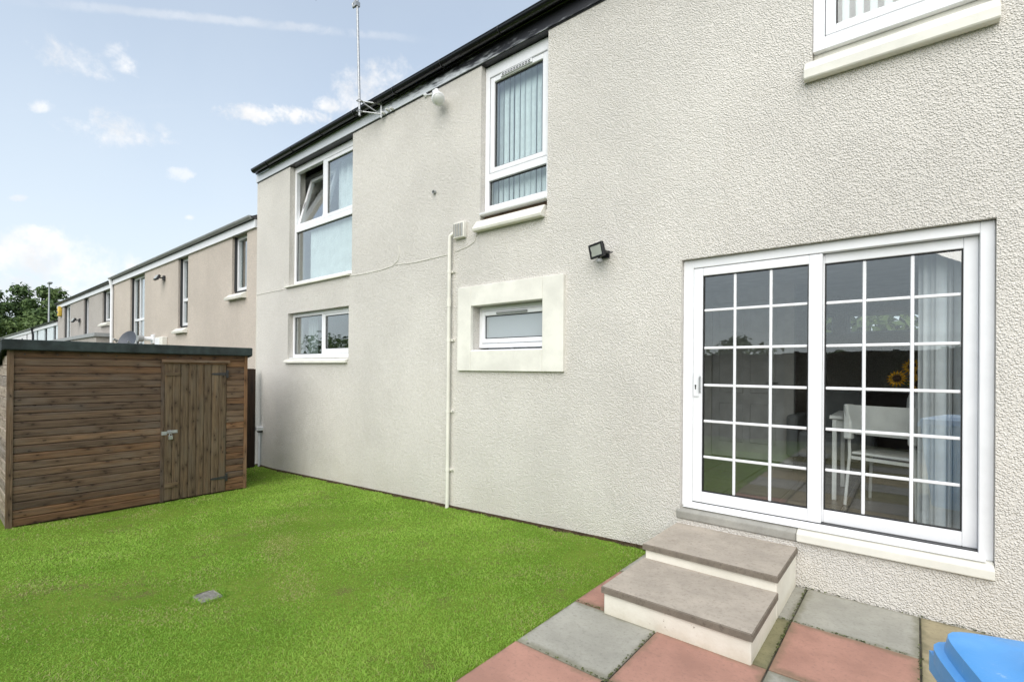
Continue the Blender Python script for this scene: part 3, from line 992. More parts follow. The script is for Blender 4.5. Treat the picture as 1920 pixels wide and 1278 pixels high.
for pts, rad in (([(-9.66, 2.925), (-9.2, 2.93), (-8.55, 2.926)], .0045),
                 ([(-6.50, 2.925), (-6.1, 2.915), (-5.7, 2.925), (-5.48, 2.945), (-5.37, 3.0), (-5.335, 3.08), (-5.34, 3.2)], .0045),
                 ([(-5.42, 2.955), (-5.0, 2.93), (-4.36, 2.945)], .004), ([(-4.27, 2.96), (-4.05, 2.99), (-3.95, 3.03), (-3.91, 3.11)], .004),
                 ([(-8.52, 2.99), (-8.545, 3.03), (-8.55, 3.1), (-8.53, 3.14)], .004), ([(-9.655, 2.92), (-9.655, .2), (-9.65, -.2)], .005)):
    MB().tube([(x, -.004, z) for x, z in pts], rad, 6).build('wall_cable', 'cream_trim', house)
smooth(MB().lathe([(.024, 0), (.024, .035), (.017, .035), (.017, .004)], (-4.634, .0, 3.754), 14, (0, -1, 0)).build('overflow_pipe', 'grey_plastic', house))

# ================================================================== STEPS
steps = thing('garden_steps', (-1.1, -.66, 0), 'two stone garden steps with cream painted risers below the patio doors', 'steps')
MB().box(-1.537, -.662, -1.278, -.664, -.03, .129).build('lower_block', 'riser_paint', steps, bev=.006)
MB().box(-1.535, -.662, -.655, -.001, -.03, .236).build('upper_block', 'riser_paint', steps, bev=.006)


def tread(x0, x1, y0, y1, z0, z1, nm, me_seed):
    q = MB()
    c = .006
    q.cur = 1
    q.box(x0, x1, y0, y1, z0, z1 - c)
    q.f.pop(1), q.mi.pop(1)
    i = [(x0, y0), (x1, y0), (x1, y1), (x0, y1)]
    j = [(x0 + c, y0 + c), (x1 - c, y0 + c), (x1 - c, y1), (x0 + c, y1)]
    for k in range(3):
        k2 = (k + 1) % 4
        q.face((*i[k], z1 - c), (*i[k2], z1 - c), (*j[k2], z1), (*j[k], z1))
    q.face((*i[3], z1 - c), (*i[0], z1 - c), (*j[0], z1), (*j[3], z1))
    q.cur = 0
    q.face(*[(*p, z1) for p in j])
    return q.build(nm, ['tread_stone', 'tread_edge'], steps)


tread(-1.549, -.652, -1.292, -.657, .130, .172, 'tread', 0)
tread(-1.549, -.652, -.674, -.003, .237, .278, 'tread', 1)

# ================================================================== SHED
SX, SZ = -7.647, -.245
shed = thing('garden_shed', (SX, -2.22, SZ), 'weathered brown timber garden shed with closed plank door and dark felt roof', 'shed')
SY0, SY1, STOP = -3.452, -.99, 1.755          # front wall span and its top
SLOPE, DEPTH = .20, 1.35


def plank_mesh(L, h, mat, t=.015, name='board'):
    """shiplap board: flat face, bevelled bottom and a rebate under the board above"""
    q = MB()
    q.prism([(0, .001), (t, .002), (t, h - .019), (t * .55, h - .012), (t * .12, h - .009), (0, h)], 'x', 0, L)
    return q.mesh(name, mat)


def rel(p):
    return (p[0] - SX, p[1] + 2.22, p[2] - SZ)


bh = .0885
front = bpy.data.objects.new('front_wall', MB().box(-.02, -.002, SY0 + .03 + 2.22, SY1 - .02 + 2.22, .06, STOP - SZ - .03).mesh('front_wall', 'trim_wood'))
COL.objects.link(front)
front.parent = shed
nb = 22
DY0, DY1 = -2.045, -1.262
meshes = {}


def board(parent, name, L, h, mat, loc, X, Y, Z, t=.015):
    key = (round(L, 3), round(h, 3), mat, t)
    if key not in meshes:
        meshes[key] = plank_mesh(L, h, mat, t)
    return place(name, meshes[key], parent, frame4(rel(loc), X, Y, Z))


z0 = SZ + .03
for k in range(nb):
    z = z0 + k * bh
    full = z > 1.60
    mat = 'shed_warm_wood' if k in (nb - 1, 0, 1) or random.random() < .12 else 'shed_wood'
    if full:
        board(front, 'board', SY1 - SY0 - .04, bh, mat, (SX, SY1 - .02, z), (0, -1, 0), (1, 0, 0), (0, 0, 1))
    else:
        board(front, 'board', DY0 - SY0 - .02, bh, mat, (SX, DY0, z), (0, -1, 0), (1, 0, 0), (0, 0, 1))
        mat2 = 'shed_warm_wood' if random.random() < .45 else 'shed_wood'
        board(front, 'board', SY1 - DY1 - .02, bh, mat2, (SX, SY1 - .02, z), (0, -1, 0), (1, 0, 0), (0, 0, 1))
endw = bpy.data.objects.new('end_wall', MB().prism([(-.03, .05), (-.03, STOP - SZ - .06), (-DEPTH + .02, STOP - SZ - .06 - SLOPE * DEPTH), (-DEPTH + .02, .05)], 'y', SY0 + 2.22 + .002, SY0 + 2.22 + .02).mesh('end_wall', 'trim_wood'))
COL.objects.link(endw)
endw.parent = shed
eh = .118
for k in range(17):
    z = z0 + k * eh
    if z + eh > STOP + .02:
        break
    L = min(DEPTH - .03, max(.15, (STOP - z - eh) / SLOPE)) if z + eh > STOP - SLOPE * DEPTH else DEPTH - .03
    board(endw, 'board', L, eh, 'shed_lit_end_wood', (SX - .03, SY0, z), (-1, 0, 0), (0, -1, 0), (0, 0, 1))
mb = MB().box(-DEPTH, -DEPTH + .02, SY0 + 2.22, SY1 + 2.22, .05, STOP - SZ - SLOPE * DEPTH)
mb.prism([(-.03, .05), (-.03, STOP - SZ - .06), (-DEPTH, STOP - SZ - .06 - SLOPE * DEPTH), (-DEPTH, .05)], 'y', SY1 + 2.22 - .02, SY1 + 2.22 - .003)
mb.build('rear_wall', 'trim_wood', shed, local=True)


def sbox(name, x0, x1, y0, y1, z0, z1, mat, parent=None, bev=.003):
    return MB().box(x0 - SX, x1 - SX, y0 + 2.22, y1 + 2.22, z0 - SZ, z1 - SZ).build(name, mat, parent or shed, bev=bev, local=True)


def sboard(name, mat, loc, L, h, t, vertical=True):
    """a straight batten, its grain along its length"""
    me = MB().box(0, L, 0, t, 0, h).mesh(name, mat)
    if vertical:
        return place(name, me, shed, frame4(rel(loc), (0, 0, 1), (1, 0, 0), (0, 1, 0)))
    return place(name, me, shed, frame4(rel(loc), (0, -1, 0), (1, 0, 0), (0, 0, 1)))


sboard('corner_strip', 'trim_wood', (SX - .005, SY0 - .018, SZ + .02), STOP - SZ - .03, .052, .034)
sboard('corner_strip', 'shed_warm_wood', (SX - .005, SY1 - .035, SZ + .02), STOP - SZ - .03, .042, .030)
sboard('door_jamb', 'trim_wood', (SX + .004, DY0 - .012, SZ + .02), 1.87, .036, .026)
# door
door = bpy.data.objects.new('door', MB().box(.002, .012, DY0 + .028 + 2.22, DY1 - .004 + 2.22, .03, 1.835).mesh('door', 'trim_wood'))
COL.objects.link(door)
door.parent = shed
nd_ = 8
dw = (DY1 - .004 - DY0 - .028) / nd_
for k in range(nd_):
    key = ('d', k % 3)
    if key not in meshes:
        q = MB()
        t = .020
        w_ = dw - (.002, .004, .003)[k % 3]
        q.prism([(0, 0), (t - .005, 0), (t, .006), (t, w_ - .014), (t - .007, w_ - .008), (t - .007, w_), (0, w_)], 'x', 0, 1.795)
        meshes[key] = q.mesh('board', 'shed_door_wood')
    place('board', meshes[key], door, frame4(rel((SX + .010, DY0 + .028 + k * dw, SZ + .035)), (0, 0, 1), (1, 0, 0), (0, 1, 0)))
sboard('door_cap', 'shed_wood', (SX + .0, -1.235, 1.612), .82, .034, .062, False)
sboard('door_cap', 'shed_warm_wood', (SX + .002, -1.25, 1.588), .785, .022, .03, False)
sboard('ledge', 'shed_door_wood', (SX + .029, DY0 + .20, 1.44), .17, .04, .014, False)
sboard('ledge', 'shed_door_wood', (SX + .029, DY0 + .19, -.045), .155, .062, .014, False)
for z in (1.455, -.02):
    q = MB()
    q.prism([(DY1 - .012 + 2.22, z - SZ - .022), (DY1 - .20 + 2.22, z - SZ - .012), (DY1 - .20 + 2.22, z - SZ + .012), (DY1 - .012 + 2.22, z - SZ + .022)], 'x', .030, .036)
    q.box(.022, .037, DY1 - .012 + 2.22, DY1 + .016 + 2.22, z - SZ - .055, z - SZ + .055)
    q.tube([(.040, DY1 - .008 + 2.22, z - SZ - .03), (.040, DY1 - .008 + 2.22, z - SZ + .03)], .007, 8)
    q.build('hinge', 'dark_metal', door, local=True)
q = MB()
q.box(.031, .037, -1.985 + 2.22, -1.87 + 2.22, .672 - SZ, .712 - SZ)
q.box(.026, .032, -2.05 + 2.22, -1.99 + 2.22, .655 - SZ, .70 - SZ)
q.tube([(.037, -1.975 + 2.22, .692 - SZ), (.062, -1.975 + 2.22, .692 - SZ), (.062, -1.94 + 2.22, .692 - SZ), (.037, -1.94 + 2.22, .692 - SZ)], .006, 8)
q.build('hasp', 'galvanised', door, local=True)
# roof and trim
q = MB()
q.prism([(.075, STOP - SZ + .005), (.075, STOP - SZ + .035), (-DEPTH - .06, STOP - SZ + .035 - SLOPE * (DEPTH + .06)), (-DEPTH - .06, STOP - SZ + .005 - SLOPE * (DEPTH + .06))],
        'y', SY0 - .06 + 2.22, SY1 + .04 + 2.22)
rf = q.build('roof', 'felt', shed, bev=.006, local=True)
sbox('eaves_fascia', SX + .060, SX + .082, SY0 - .055, SY1 + .035, 1.718, 1.7585, 'felt', rf)
q = MB()
q.box(.077, .092, SY0 - .062 + 2.22, SY1 + .042 + 2.22, 1.722 - SZ, 1.838 - SZ)
q.build('felt_skirt', 'felt', rf, bev=.008, local=True)
q = MB()
for (yy0, yy1) in ((SY0 - .066, SY0 - .052), (SY1 + .032, SY1 + .046)):
    q.prism([(.09, 1.722 - SZ), (.09, 1.835 - SZ), (-DEPTH - .07, 1.835 - SZ - SLOPE * (DEPTH + .16)), (-DEPTH - .07, 1.722 - SZ - SLOPE * (DEPTH + .16))], 'y', yy0 + 2.22, yy1 + 2.22)
q.build('verge_skirt', 'felt', rf, local=True)
for k in range(9):
    y = SY0 + .12 + k * .27
    sbox('nail', SX + .016, SX + .021, y - .006, y + .006, 1.672, 1.684, 'dark_metal', front, 0)
q = MB()
for k in range(nb):
    for y in (SY0 + .08, SY0 + .48, SY0 + .93, DY0 - .06, DY1 + .05, SY1 - .07):
        if DY0 < y < DY1:
            continue
        zc_ = z0 + (k + .42) * bh - SZ + random.uniform(-.006, .006)
        yy = y + 2.22 + random.uniform(-.008, .008)
        q.tube([(.0145, yy, zc_), (.0165, yy, zc_)], .0042, 6)
nl = q.build('nail_heads', 'rust', front, local=True)
nl['kind'] = 'stuff'
for x in (SX - .06, SX - .65, SX - 1.25):
    sbox('bearer', x - .03, x + .03, SY0 + .02, SY1 - .02, SZ - .075, SZ + .03, 'trim_wood', shed, 0)
tag(MB().box(SX - 1.42, SX + .045, SY0 - .05, SY1 + .03, -.45, -.283 + .02).build('shed_base', 'concrete'), kind='structure')
pl = thing('padlock', (SX + .066, -1.957, .655), 'small steel padlock hanging on the shed door hasp', 'padlock')
MB().box(-.010, .010, -.024, .024, -.062, -.012).build('body', 'steel', pl, bev=.004, local=True)
MB().tube([(0, .016 * math.cos(a), -.014 + .03 * max(0, math.sin(a))) for a in np.linspace(0, math.pi, 10)], .0045, 8).build('shackle', 'steel', pl, local=True)

# ================================================================== FENCES
fb = MB()
fb.prism([(0, 0), (.016, 0), (.016, .118), (0, .118)], 'x', 0, 1.0)
fboard = fb.mesh('board', 'fence_wood')


def fence(name, p0, p1, h, outward, label, z_of):
    p0, p1 = Vector(p0), Vector(p1)
    L = (p1 - p0).length
    d = (p1 - p0).normalized()
    f = thing(name, (p0.x, p0.y, z_of(p0.x, p0.y)), label, 'fence', 'garden boundary fences')
    zb = z_of(p0.x, p0.y)
    nbd = int(L / .1165)
    for k in range(nbd):
        p = d * (k * .1165)
        zz_ = z_of(p0.x + p.x, p0.y + p.y) - zb
        hh = h + random.uniform(-.006, .006)
        # local X is the length of the board (upwards)
        Xv = Vector((0, 0, 1))
        Yv = Vector(outward)
        Zv = Xv.cross(Yv)
        s = 1 if Zv.dot(d) > 0 else 0
        m4 = frame4((p.x, p.y, zz_), Xv * hh, Yv * (1 + .35 * (k % 2)), Zv)
        if not s:
            m4 = frame4((p.x + d.x * .118, p.y + d.y * .118, zz_), Xv * hh, Yv * (1 + .35 * (k % 2)), Zv)
        place('board', fboard, f, m4)
    npst = int(L / 1.83) + 1
    pm = MB().box(-.045, .045, -.045, .045, -.4, h + .03).mesh('post', 'fence_wood')
    for k in range(npst):
        p = d * min(k * 1.83 + .06, L) - Vector(outward) * .055
        place('post', pm, f, Matrix.Translation((p.x, p.y, z_of(p0.x + p.x, p0.y + p.y) - zb)))
    for zr in (.25, h - .25):
        a = Vector((0, 0, zr)) - Vector(outward) * .025
        b_ = d * L + Vector((0, 0, zr + z_of(p1.x, p1.y) - zb)) - Vector(outward) * .025
        MB().tube([a, b_], .028, 4).build('rail', 'fence_wood', f, local=True)
    MB().tube([Vector((0, 0, h + .01)), d * L + Vector((0, 0, h + .01 + z_of(p1.x, p1.y) - zb))], .02, 4).build('capping', 'fence_wood', f, local=True)
    return f


fz = lambda x, y: lawn_z(x) if x < -1.9 else 0.
fence('garden_fence', (-9.40, -.12, 0), (-9.40, -8.5, 0), 1.78, (1, 0, 0), 'dark brown board fence in the gap between the shed and the house', fz)
fence('garden_fence', (-9.5, -8.55, 0), (3.7, -8.55, 0), 2.05, (0, 1, 0), 'tall dark board fence at the far garden end, mirrored in the patio doors', fz)

# ================================================================== NEIGHBOURING TERRACE
def terrace(loc, x0, x1, eave, wallmat, fasc, gut_mat, label, wins, foot=-2.2, y0=.02, fasc_h=.17, pipe=None, depth=4.3):
    h = thing('terraced_house', loc, label, 'house', 'stepped terrace beyond the shed')
    holes = [(w_[0], w_[1], w_[2], w_[3]) for w_ in wins]
    mb = MB()
    wall_faces(mb, x0, x1, foot, eave, y0, y0 + .28, holes)
    mb.build('wall', wallmat, h)
    for xg in (x0, x1 - .2):
        MB().prism([(y0 + .281, foot), (y0 + .281, eave + .1), (depth / 2, eave + 1.1), (depth, eave), (depth, foot)], 'x', xg, xg + .2).build('gable_wall', wallmat, h)
    MB().box(x0 + .2, x1 - .2, depth - .25, depth, foot, eave).build('back_wall', wallmat, h)
    MB().box(x0 + .2, x1 - .2, y0 + .281, depth - .251, 2.2, 2.4).box(x0 + .2, x1 - .2, y0 + .281, depth - .251, eave - .02, eave).build('inner_floor', 'interior_dark', h)
    MB().prism([(y0 - .12, eave + .17), (depth / 2, eave + 1.3), (depth + .12, eave + .17), (depth + .12, eave + .10), (depth / 2, eave + 1.2), (y0 - .05, eave + .13)], 'x', x0 - .02, x1).build('roof', 'slate', h)
    MB().box(x0, x1 - .01, y0 - .045, y0 - .002, eave - .02, eave + fasc_h - .04).build('fascia', fasc, h)
    prof = [(y0 - .10 + .052 * math.cos(a), eave + fasc_h + .02 + .055 * math.sin(a)) for a in np.linspace(math.pi, 2 * math.pi, 9)]
    MB().prism(prof, 'x', x0 - .02, x1 - .03).build('gutter', gut_mat, h)
    for w_ in wins:
        a, b_, c_, d = w_[:4]
        opt = w_[4] if len(w_) > 4 else {}
        fr = MB().ring(a + .002, b_ - .002, c_ + .06, d - .005, y0 + .10, y0 + .17, .07)
        for xm in opt.get('mul', ()):
            fr.box(xm - .035, xm + .035, y0 + .101, y0 + .169, c_ + .13, d - .075)
        wo_ = fr.build('window', 'white_plastic', h)
        zs_ = [c_ + .13] + list(opt.get('tr', ())) + [d - .075]
        for zt in opt.get('tr', ()):
            MB().box(a + .072, b_ - .072, y0 + .098, y0 + .172, zt - .035, zt + .035).build('transom', 'white_plastic', wo_)
        xs_ = [a + .072] + list(opt.get('mul', ())) + [b_ - .072]
        for i in range(len(xs_) - 1):
            for j in range(len(zs_) - 1):
                MB().box(xs_[i] + .004, xs_[i + 1] - .004, y0 + .128, y0 + .134, zs_[j] + .004, zs_[j + 1] - .004).build('pane', 'window_glass', wo_)
        if opt.get('dark', True):
            MB().box(a + .0015, a + .012, y0 + .045, y0 + .099, c_ + .06, d - .005).build('reveal_shade', 'dark_metal', wo_)  # dark strip laid on the left reveal, standing in for its shade
        if opt.get('curtain'):
            q = MB()
            n = 14
            for k in range(n):
                xa, xb = a + .05 + (b_ - a - .1) * k / n, a + .05 + (b_ - a - .1) * (k + 1) / n
                q.face((xa, y0 + .30 + .03 * (k % 2), c_), (xb, y0 + .30 + .03 * ((k + 1) % 2), c_), (xb, y0 + .30 + .03 * ((k + 1) % 2), d), (xa, y0 + .30 + .03 * (k % 2), d))
            q.build('curtain', opt['curtain'], wo_)
        if opt.get('sill', True):
            MB().prism([(y0 - .10, c_ - .13), (y0 - .11, c_ - .085), (y0 - .01, c_ - .005), (y0 + .25, c_ + .005), (y0 + .25, c_ + .002), (y0 - .003, c_ - .13)], 'x', a - .12, b_ - .0).build('sill', 'cream_trim', wo_)
            MB().box(a + .01, b_ - .01, y0 + .06, y0 + .2, c_ + .006, c_ + .058).build('packer', 'gasket', wo_)
    if pipe:
        px, mt, zb = pipe
        MB().tube([(px, y0 - .10, eave + fasc_h - .02), (px, y0 - .06, eave - .12), (px, y0 - .05, eave - .2), (px, y0 - .05, zb)], .045, 10).build('drain_pipe', mt, h)
    return h


h2 = terrace((-15, 0, -2), -20.42, -9.70, 4.24, 'beige_roughcast', 'white_plastic', 'grey_plastic',
             'pinkish beige roughcast house joined to the left of the cream house, white fascia',
             [(-10.87, -10.16, 3.05, 4.235, {'curtain': 'curtain_grey'}), (-14.13, -13.44, 2.50, 4.235, {'tr': (3.2,), 'curtain': 'curtain_grey'}),
              (-18.42, -16.94, .9, 4.235, {'mul': (-17.80,), 'tr': (2.94,), 'sill': False, 'curtain': 'curtain_grey'})], pipe=(-20.36, 'white_plastic', -2.1))
h3 = terrace((-25, 0, -2), -30.30, -20.43, 4.16, 'grey_roughcast', 'white_plastic', 'black_plastic',
             'greyer roughcast house beyond the white downpipe, yellow box at its far corner',
             [(-21.9, -20.85, 3.05, 4.15, {}), (-24.9, -24.05, 2.4, 4.15, {'sill': False}), (-28.9, -27.5, 2.3, 4.15, {'mul': (-28.2,), 'curtain': 'blind_fabric'})])
MB().box(-30.3, -20.6, -.42, .018, 2.52, 2.64).build('canopy_roof', 'grey_plastic', h3)
MB().box(-30.2, -20.7, -.36, .018, .2, 2.518).build('porch_wall', 'grey_roughcast', h3)
MB().tube([(-24.9, -.40, 2.52), (-24.9, -.40, .4)], .05, 8).build('drain_pipe', 'dark_metal', h3)
h4 = terrace((-34, 0, -2), -37.5, -30.32, 3.42, 'blue_white_render', 'white_plastic', 'black_plastic',
             'pale blue white house lower down the terrace, dark gutter',
             [(-31.5, -30.8, 2.2, 3.40, {'sill': False}), (-34.0, -33.2, 1.8, 3.40, {'sill': False}), (-36.6, -36.0, 1.8, 3.40, {'sill': False})], pipe=(-37.4, 'black_plastic', -2.1))
h5 = terrace((-45, 0, -2), -53.5, -37.52, 3.40, 'white_render', 'white_plastic', 'grey_plastic',
             'white house at the far end of the terrace, small windows',
             [(-40.4, -39.9, 1.8, 3.35, {'sill': False}), (-42.6, -41.9, 2.5, 3.2, {'sill': False}), (-44.6, -43.8, 2.5, 3.2, {'sill': False}), (-47.4, -46.9, 1.8, 3.35, {'sill': False}), (-50.2, -49.7, 1.8, 3.35, {'sill': False})])

al = thing('alarm_box', (-29.5, 0, 3.95), 'yellow alarm box high on the far corner of the grey house', 'alarm box')
MB().prism([(-.16, -.2), (.16, -.2), (.19, .05), (.14, .24), (-.14, .24), (-.19, .05)], 'y', -.10, .018).build('case', 'yellow_plastic', al, bev=.02, local=True)
MB().box(-.10, .10, -.112, -.101, -.06, .0).build('name_plate', 'grey_plastic', al, local=True)


def wall_lamp(loc, label, s=1., mat='dark_metal'):
    t = thing('security_light', loc, label, 'security light', 'small lamps on the neighbouring walls')
    MB().box(-.05 * s, .05 * s, -.03 * s, .018, -.06 * s, .06 * s).build('base', mat, t, bev=.005, local=True)
    m4 = Matrix.Translation((-.06 * s, -.14 * s, 0)) @ Matrix.Rotation(R(-28), 4, 'X')
    MB().box(-.13 * s, .13 * s, -.03 * s, .03 * s, -.07 * s, .07 * s, m=m4).build('head', mat, t, bev=.008, local=True)
    MB().box(-.11 * s, .11 * s, -.034 * s, -.031 * s, -.055 * s, .055 * s, m=m4).build('lens', 'lens', t, local=True)
    MB().tube([(0, -.02 * s, 0), (-.03 * s, -.12 * s, 0)], .018 * s, 8).build('arm', mat, t, local=True)
    return t


wall_lamp((-15.15, .0, 3.86), 'small dark lamp on the beige wall between two tall windows', 1.)
wall_lamp((-25.5, .0, 3.34), 'small dark lamp on the grey wall below the dark gutter', 1.2)

dish = thing('satellite_dish', (-17.2, 0, 2.1), 'dark grey satellite dish on the beige wall just over the shed roof', 'satellite dish')
prof = [(.02, -.07), (.12, -.055), (.22, -.022), (.30, .02), (.305, .026), (.22, -.01), (.12, -.042), (.02, -.058)]
ax = Vector((.42, -.85, .32)).normalized()
smooth(MB().lathe(prof, Vector((0, -.30, .16)), 28, ax).build('reflector', 'dish_grey', dish, local=True))
MB().tube([(0, -.30, .16), (0, -.14, .05), (0, .018, .0)], .025, 8).box(-.1, .1, .0, .018, -.12, .12).build('bracket', 'galvanised', dish, local=True)
e = Vector((0, -.30, .16)) + ax * .42 + Vector((0, 0, -.1))
MB().tube([Vector((0, -.30, -.15)), e], .012, 6).build('arm', 'galvanised', dish, local=True)
smooth(MB().tube([e, e - ax * .12], .03, 10).build('receiver', 'grey_plastic', dish, local=True))
fl2 = thing('boiler_flue', (-16.05, 0, 2.3), 'pale flue with a dark cowl beside the satellite dish', 'flue')
smooth(MB().tube([(0, .018, 0), (0, -.22, 0)], .06, 12).build('pipe', 'white_plastic', fl2, local=True))
smooth(MB().tube([(0, -.22, 0), (0, -.34, 0)], .085, 12).build('cowl', 'grey_plastic', fl2, local=True))
MB().box(-.12, .12, -.02, .018, -.12, .12).build('wall_plate', 'white_plastic', fl2, local=True)
mbx = thing('meter_box', (-15.2, 0, 2.18), 'small cream box on the beige wall right of the pale flue', 'meter box')
MB().box(-.3, .3, -.10, .018, -.16, .14).build('case', 'cream_paint', mbx, bev=.01, local=True)
MB().box(-.27, .1, -.108, -.101, -.13, .11).build('door', 'white_plastic', mbx, bev=.003, local=True)

# ================================================================== THINGS FIXED ON THE HOUSE
fl_ = thing('floodlight', (-2.24, 0, 2.62), 'black floodlight with small sensor on the cream wall left of the patio doors', 'floodlight')
m4 = Matrix.Translation((-.03, -.15, .05)) @ Matrix.Rotation(R(-14), 4, 'Z') @ Matrix.Rotation(R(12), 4, 'X') @ Matrix.Rotation(R(-4), 4, 'Y')
q = MB()
for bx in ((-.105, -.082, -.03, .012, -.082, .082), (.082, .105, -.03, .012, -.082, .082), (-.082, .082, -.03, .012, .060, .082), (-.082, .082, -.03, .012, -.082, -.060), (-.082, .082, -.006, .03, -.060, .060)):
    q.box(*bx, m=m4)
for k in range(6):
    q.box(-.08 + k * .03, -.072 + k * .03, .03, .05, -.06, .06, m=m4)
q.build('lamp_body', 'black_plastic', fl_, bev=.004, local=True)
MB().box(-.080, .080, -.022, -.014, -.058, .058, m=m4).build('lens', 'lens', fl_, local=True)
MB().box(-.03, .03, -.018, -.008, -.03, .03, m=m4).build('light_chip', 'yellow_plastic', fl_, local=True)
MB().box(-.05, .05, -.02, .002, -.02, .06).box(-.115, -.107, -.16, -.02, .02, .05).box(.05, .058, -.16, -.02, .02, .05).box(-.115, .058, -.026, -.018, .02, .05).build('bracket', 'black_plastic', fl_, bev=.003, local=True)
smooth(MB().lathe([(.012, 0), (.03, -.012), (.033, -.03), (.022, -.05), (.006, -.057)], (-.01, -.135, -.045), 16).build('sensor', 'grey_plastic', fl_, local=True))
MB().tube([(-.01, -.135, -.045), (-.02, -.14, -.02)], .012, 8).build('sensor_neck', 'black_plastic', fl_, local=True)
MB().tube([(.083, -.10, .03), (.11, -.07, .02), (.115, -.06, .03)], .007, 6).build('knob', 'black_plastic', fl_, local=True)

fl_.scale = (.80, .80, .80)

sl_ = thing('security_light', (-4.62, 0, 5.0), 'white cone shaped security lamp hanging under the black gutter', 'security light')
smooth(MB().lathe([(.03, 0), (.034, .03), (.030, .10), (.038, .16), (.062, .24), (.078, .29), (.080, .31), (.070, .325)], Vector((.0, -.04, -.015)), 22, Vector((.62, -.36, -.62))).build('lamp_holder', 'white_plastic', sl_, local=True))
dn = Vector((.62, -.36, -.62)).normalized()
smooth(MB().lathe([(.071, .318), (.05, .338), (.02, .347)], Vector((.0, -.04, -.015)), 20, dn).build('bulb', 'porcelain', sl_, local=True))
smooth(MB().lathe([(.05, 0), (.052, .025), (.03, .045)], Vector((.0, .001, -.01)), 18, (0, -1, 0)).build('base', 'white_plastic', sl_, local=True))
smooth(MB().lathe([(.022, 0), (.026, .02), (.012, .04)], Vector((-.2, .001, .03)), 14, (0, -1, 0)).tube([(-.2, -.02, .03), (-.1, -.012, .005), (0, -.012, -.01)], .008, 6).build('sensor', 'white_plastic', sl_, local=True))
MB().box(.08, .11, -.085, -.06, -.09, -.06).build('label_plate', 'grey_plastic', sl_, local=True)

an = thing('antenna_mast', (-5.87, -.28, 5.0), 'tall thin grey aerial mast bracketed to the black eaves', 'antenna')
top = Vector((-.105, 0, 2.0))
smooth(MB().tube([(0, 0, .0), tuple(top)], .017, 10).build('pole', 'galvanised', an, local=True))
q = MB()
for z in (.06, .20):
    q.tube([(.0, .0, z), (.18, .22, z - .01)], .010, 6)
    q.tube([(-.03, -.03, z), (.03, -.03, z), (.03, .03, z), (-.03, .03, z), (-.03, -.03, z)], .006, 5)
q.tube([(.18, .22, .0), (.18, .22, .25)], .014, 6).tube([(.0, .02, .2), (.18, .22, .04)], .008, 6)
q.build('bracket', 'galvanised', an, local=True)
for k in range(3):
    smooth(MB().lathe([(.018, 0), (.022, .03), (.01, .05)], (.22 + .09 * k, .25, .06 + .015 * (k % 2)), 10, (0, -1, 0)).build('insulator', 'porcelain', an, local=True))
z = 1.56
MB().tube([(-.083, 0, z), (-.15, -.02, z - .02), (-.16, -.02, z + .03)], .018, 8).tube([(-.16, -.02, z + .03), (-.10, -.01, z + .06)], .012, 6).box(-.12, -.06, -.03, .03, z - .03, z + .03).build('clamp', 'galvanised', an, local=True)
q = MB().tube([(-.095, 0, 1.85), (-.9, -.35, 1.85)], .012, 6)
for k in range(8):
    c_ = Vector((-.1 - .1 * k, -.043 * k, 1.87))
    q.tube([c_ + Vector((.05, -.12, 0)), c_ + Vector((-.05, .12, 0))], .004, 5)
q.build('aerial', 'galvanised', an, local=True)

# ================================================================== THINGS IN THE DINING ROOM
FLR = .452
tb = thing('dining_table', (.05, 1.30, FLR), 'white dining table behind the patio glass, vase standing on it', 'table')
MB().box(-.62, .68, -.36, .36, .70, .73).build('table_top', 'furniture_white', tb, bev=.004, local=True)
for x in (-.60, .635):
    for y in (-.345, .30):
        MB().box(x, x + .034, y, y + .034, 0, .699).build('leg', 'furniture_white', tb, bev=.003, local=True)
MB().box(-.575, .655, -.33, -.31, .62, .699).box(-.575, .655, .31, .33, .62, .699).build('apron', 'furniture_white', tb, local=True)


def chair(loc, rot, label):
    """stacking chair, back towards the window (local -y)"""
    c = thing('dining_chair', loc, label, 'chair', 'white dining chairs at the table', rot)
    q = MB()
    n = 8
    for k in range(n):
        for (ya, yb, za, zb) in ((0, 0, 0, 0),):
            x0, x1 = -.225 + .45 * k / n, -.225 + .45 * (k + 1) / n
            f = lambda x: -.245 + .035 * (1 - (x / .225) ** 2) * -1 + .03
            q.face((x0, f(x0), .60), (x1, f(x1), .60), (x1, f(x1) - .05, .84), (x0, f(x0) - .05, .84))
            q.face((x0, f(x0) + .012, .60), (x0, f(x0) - .038, .84), (x1, f(x1) - .038, .84), (x1, f(x1) + .012, .60))
            q.face((x0, f(x0) - .05, .84), (x1, f(x1) - .05, .84), (x1, f(x1) - .038, .84), (x0, f(x0) - .038, .84))
            q.face((x0, f(x0), .60), (x0, f(x0) + .012, .60), (x1, f(x1) + .012, .60), (x1, f(x1), .60))
    q.build('backrest', 'furniture_white', c, local=True)
    MB().box(-.215, .215, -.19, .22, .425, .445).build('seat', 'furniture_white', c, bev=.008, seg=2, local=True)
    MB().box(-.21, .21, -.20, -.185, .385, .41).box(-.21, .21, .20, .215, .385, .41).build('seat_frame', 'furniture_white', c, local=True)
    for s in (-1, 1):
        smooth(MB().tube([(s * .245, -.225, 0), (s * .225, -.195, .42), (s * .222, -.215, .62), (s * .222, -.268, .835)], .0125, 8).build('leg', 'furniture_white', c, local=True))
        smooth(MB().tube([(s * .245, .225, 0), (s * .225, .20, .43)], .0125, 8).build('leg', 'furniture_white', c, local=True))
        MB().box(s * .222 - .028, s * .222 + .028, -.275, -.20, .55, .84, m=Matrix.Translation((0, .02, 0))).build('back_edge', 'furniture_white', c, bev=.01, local=True)
    return c


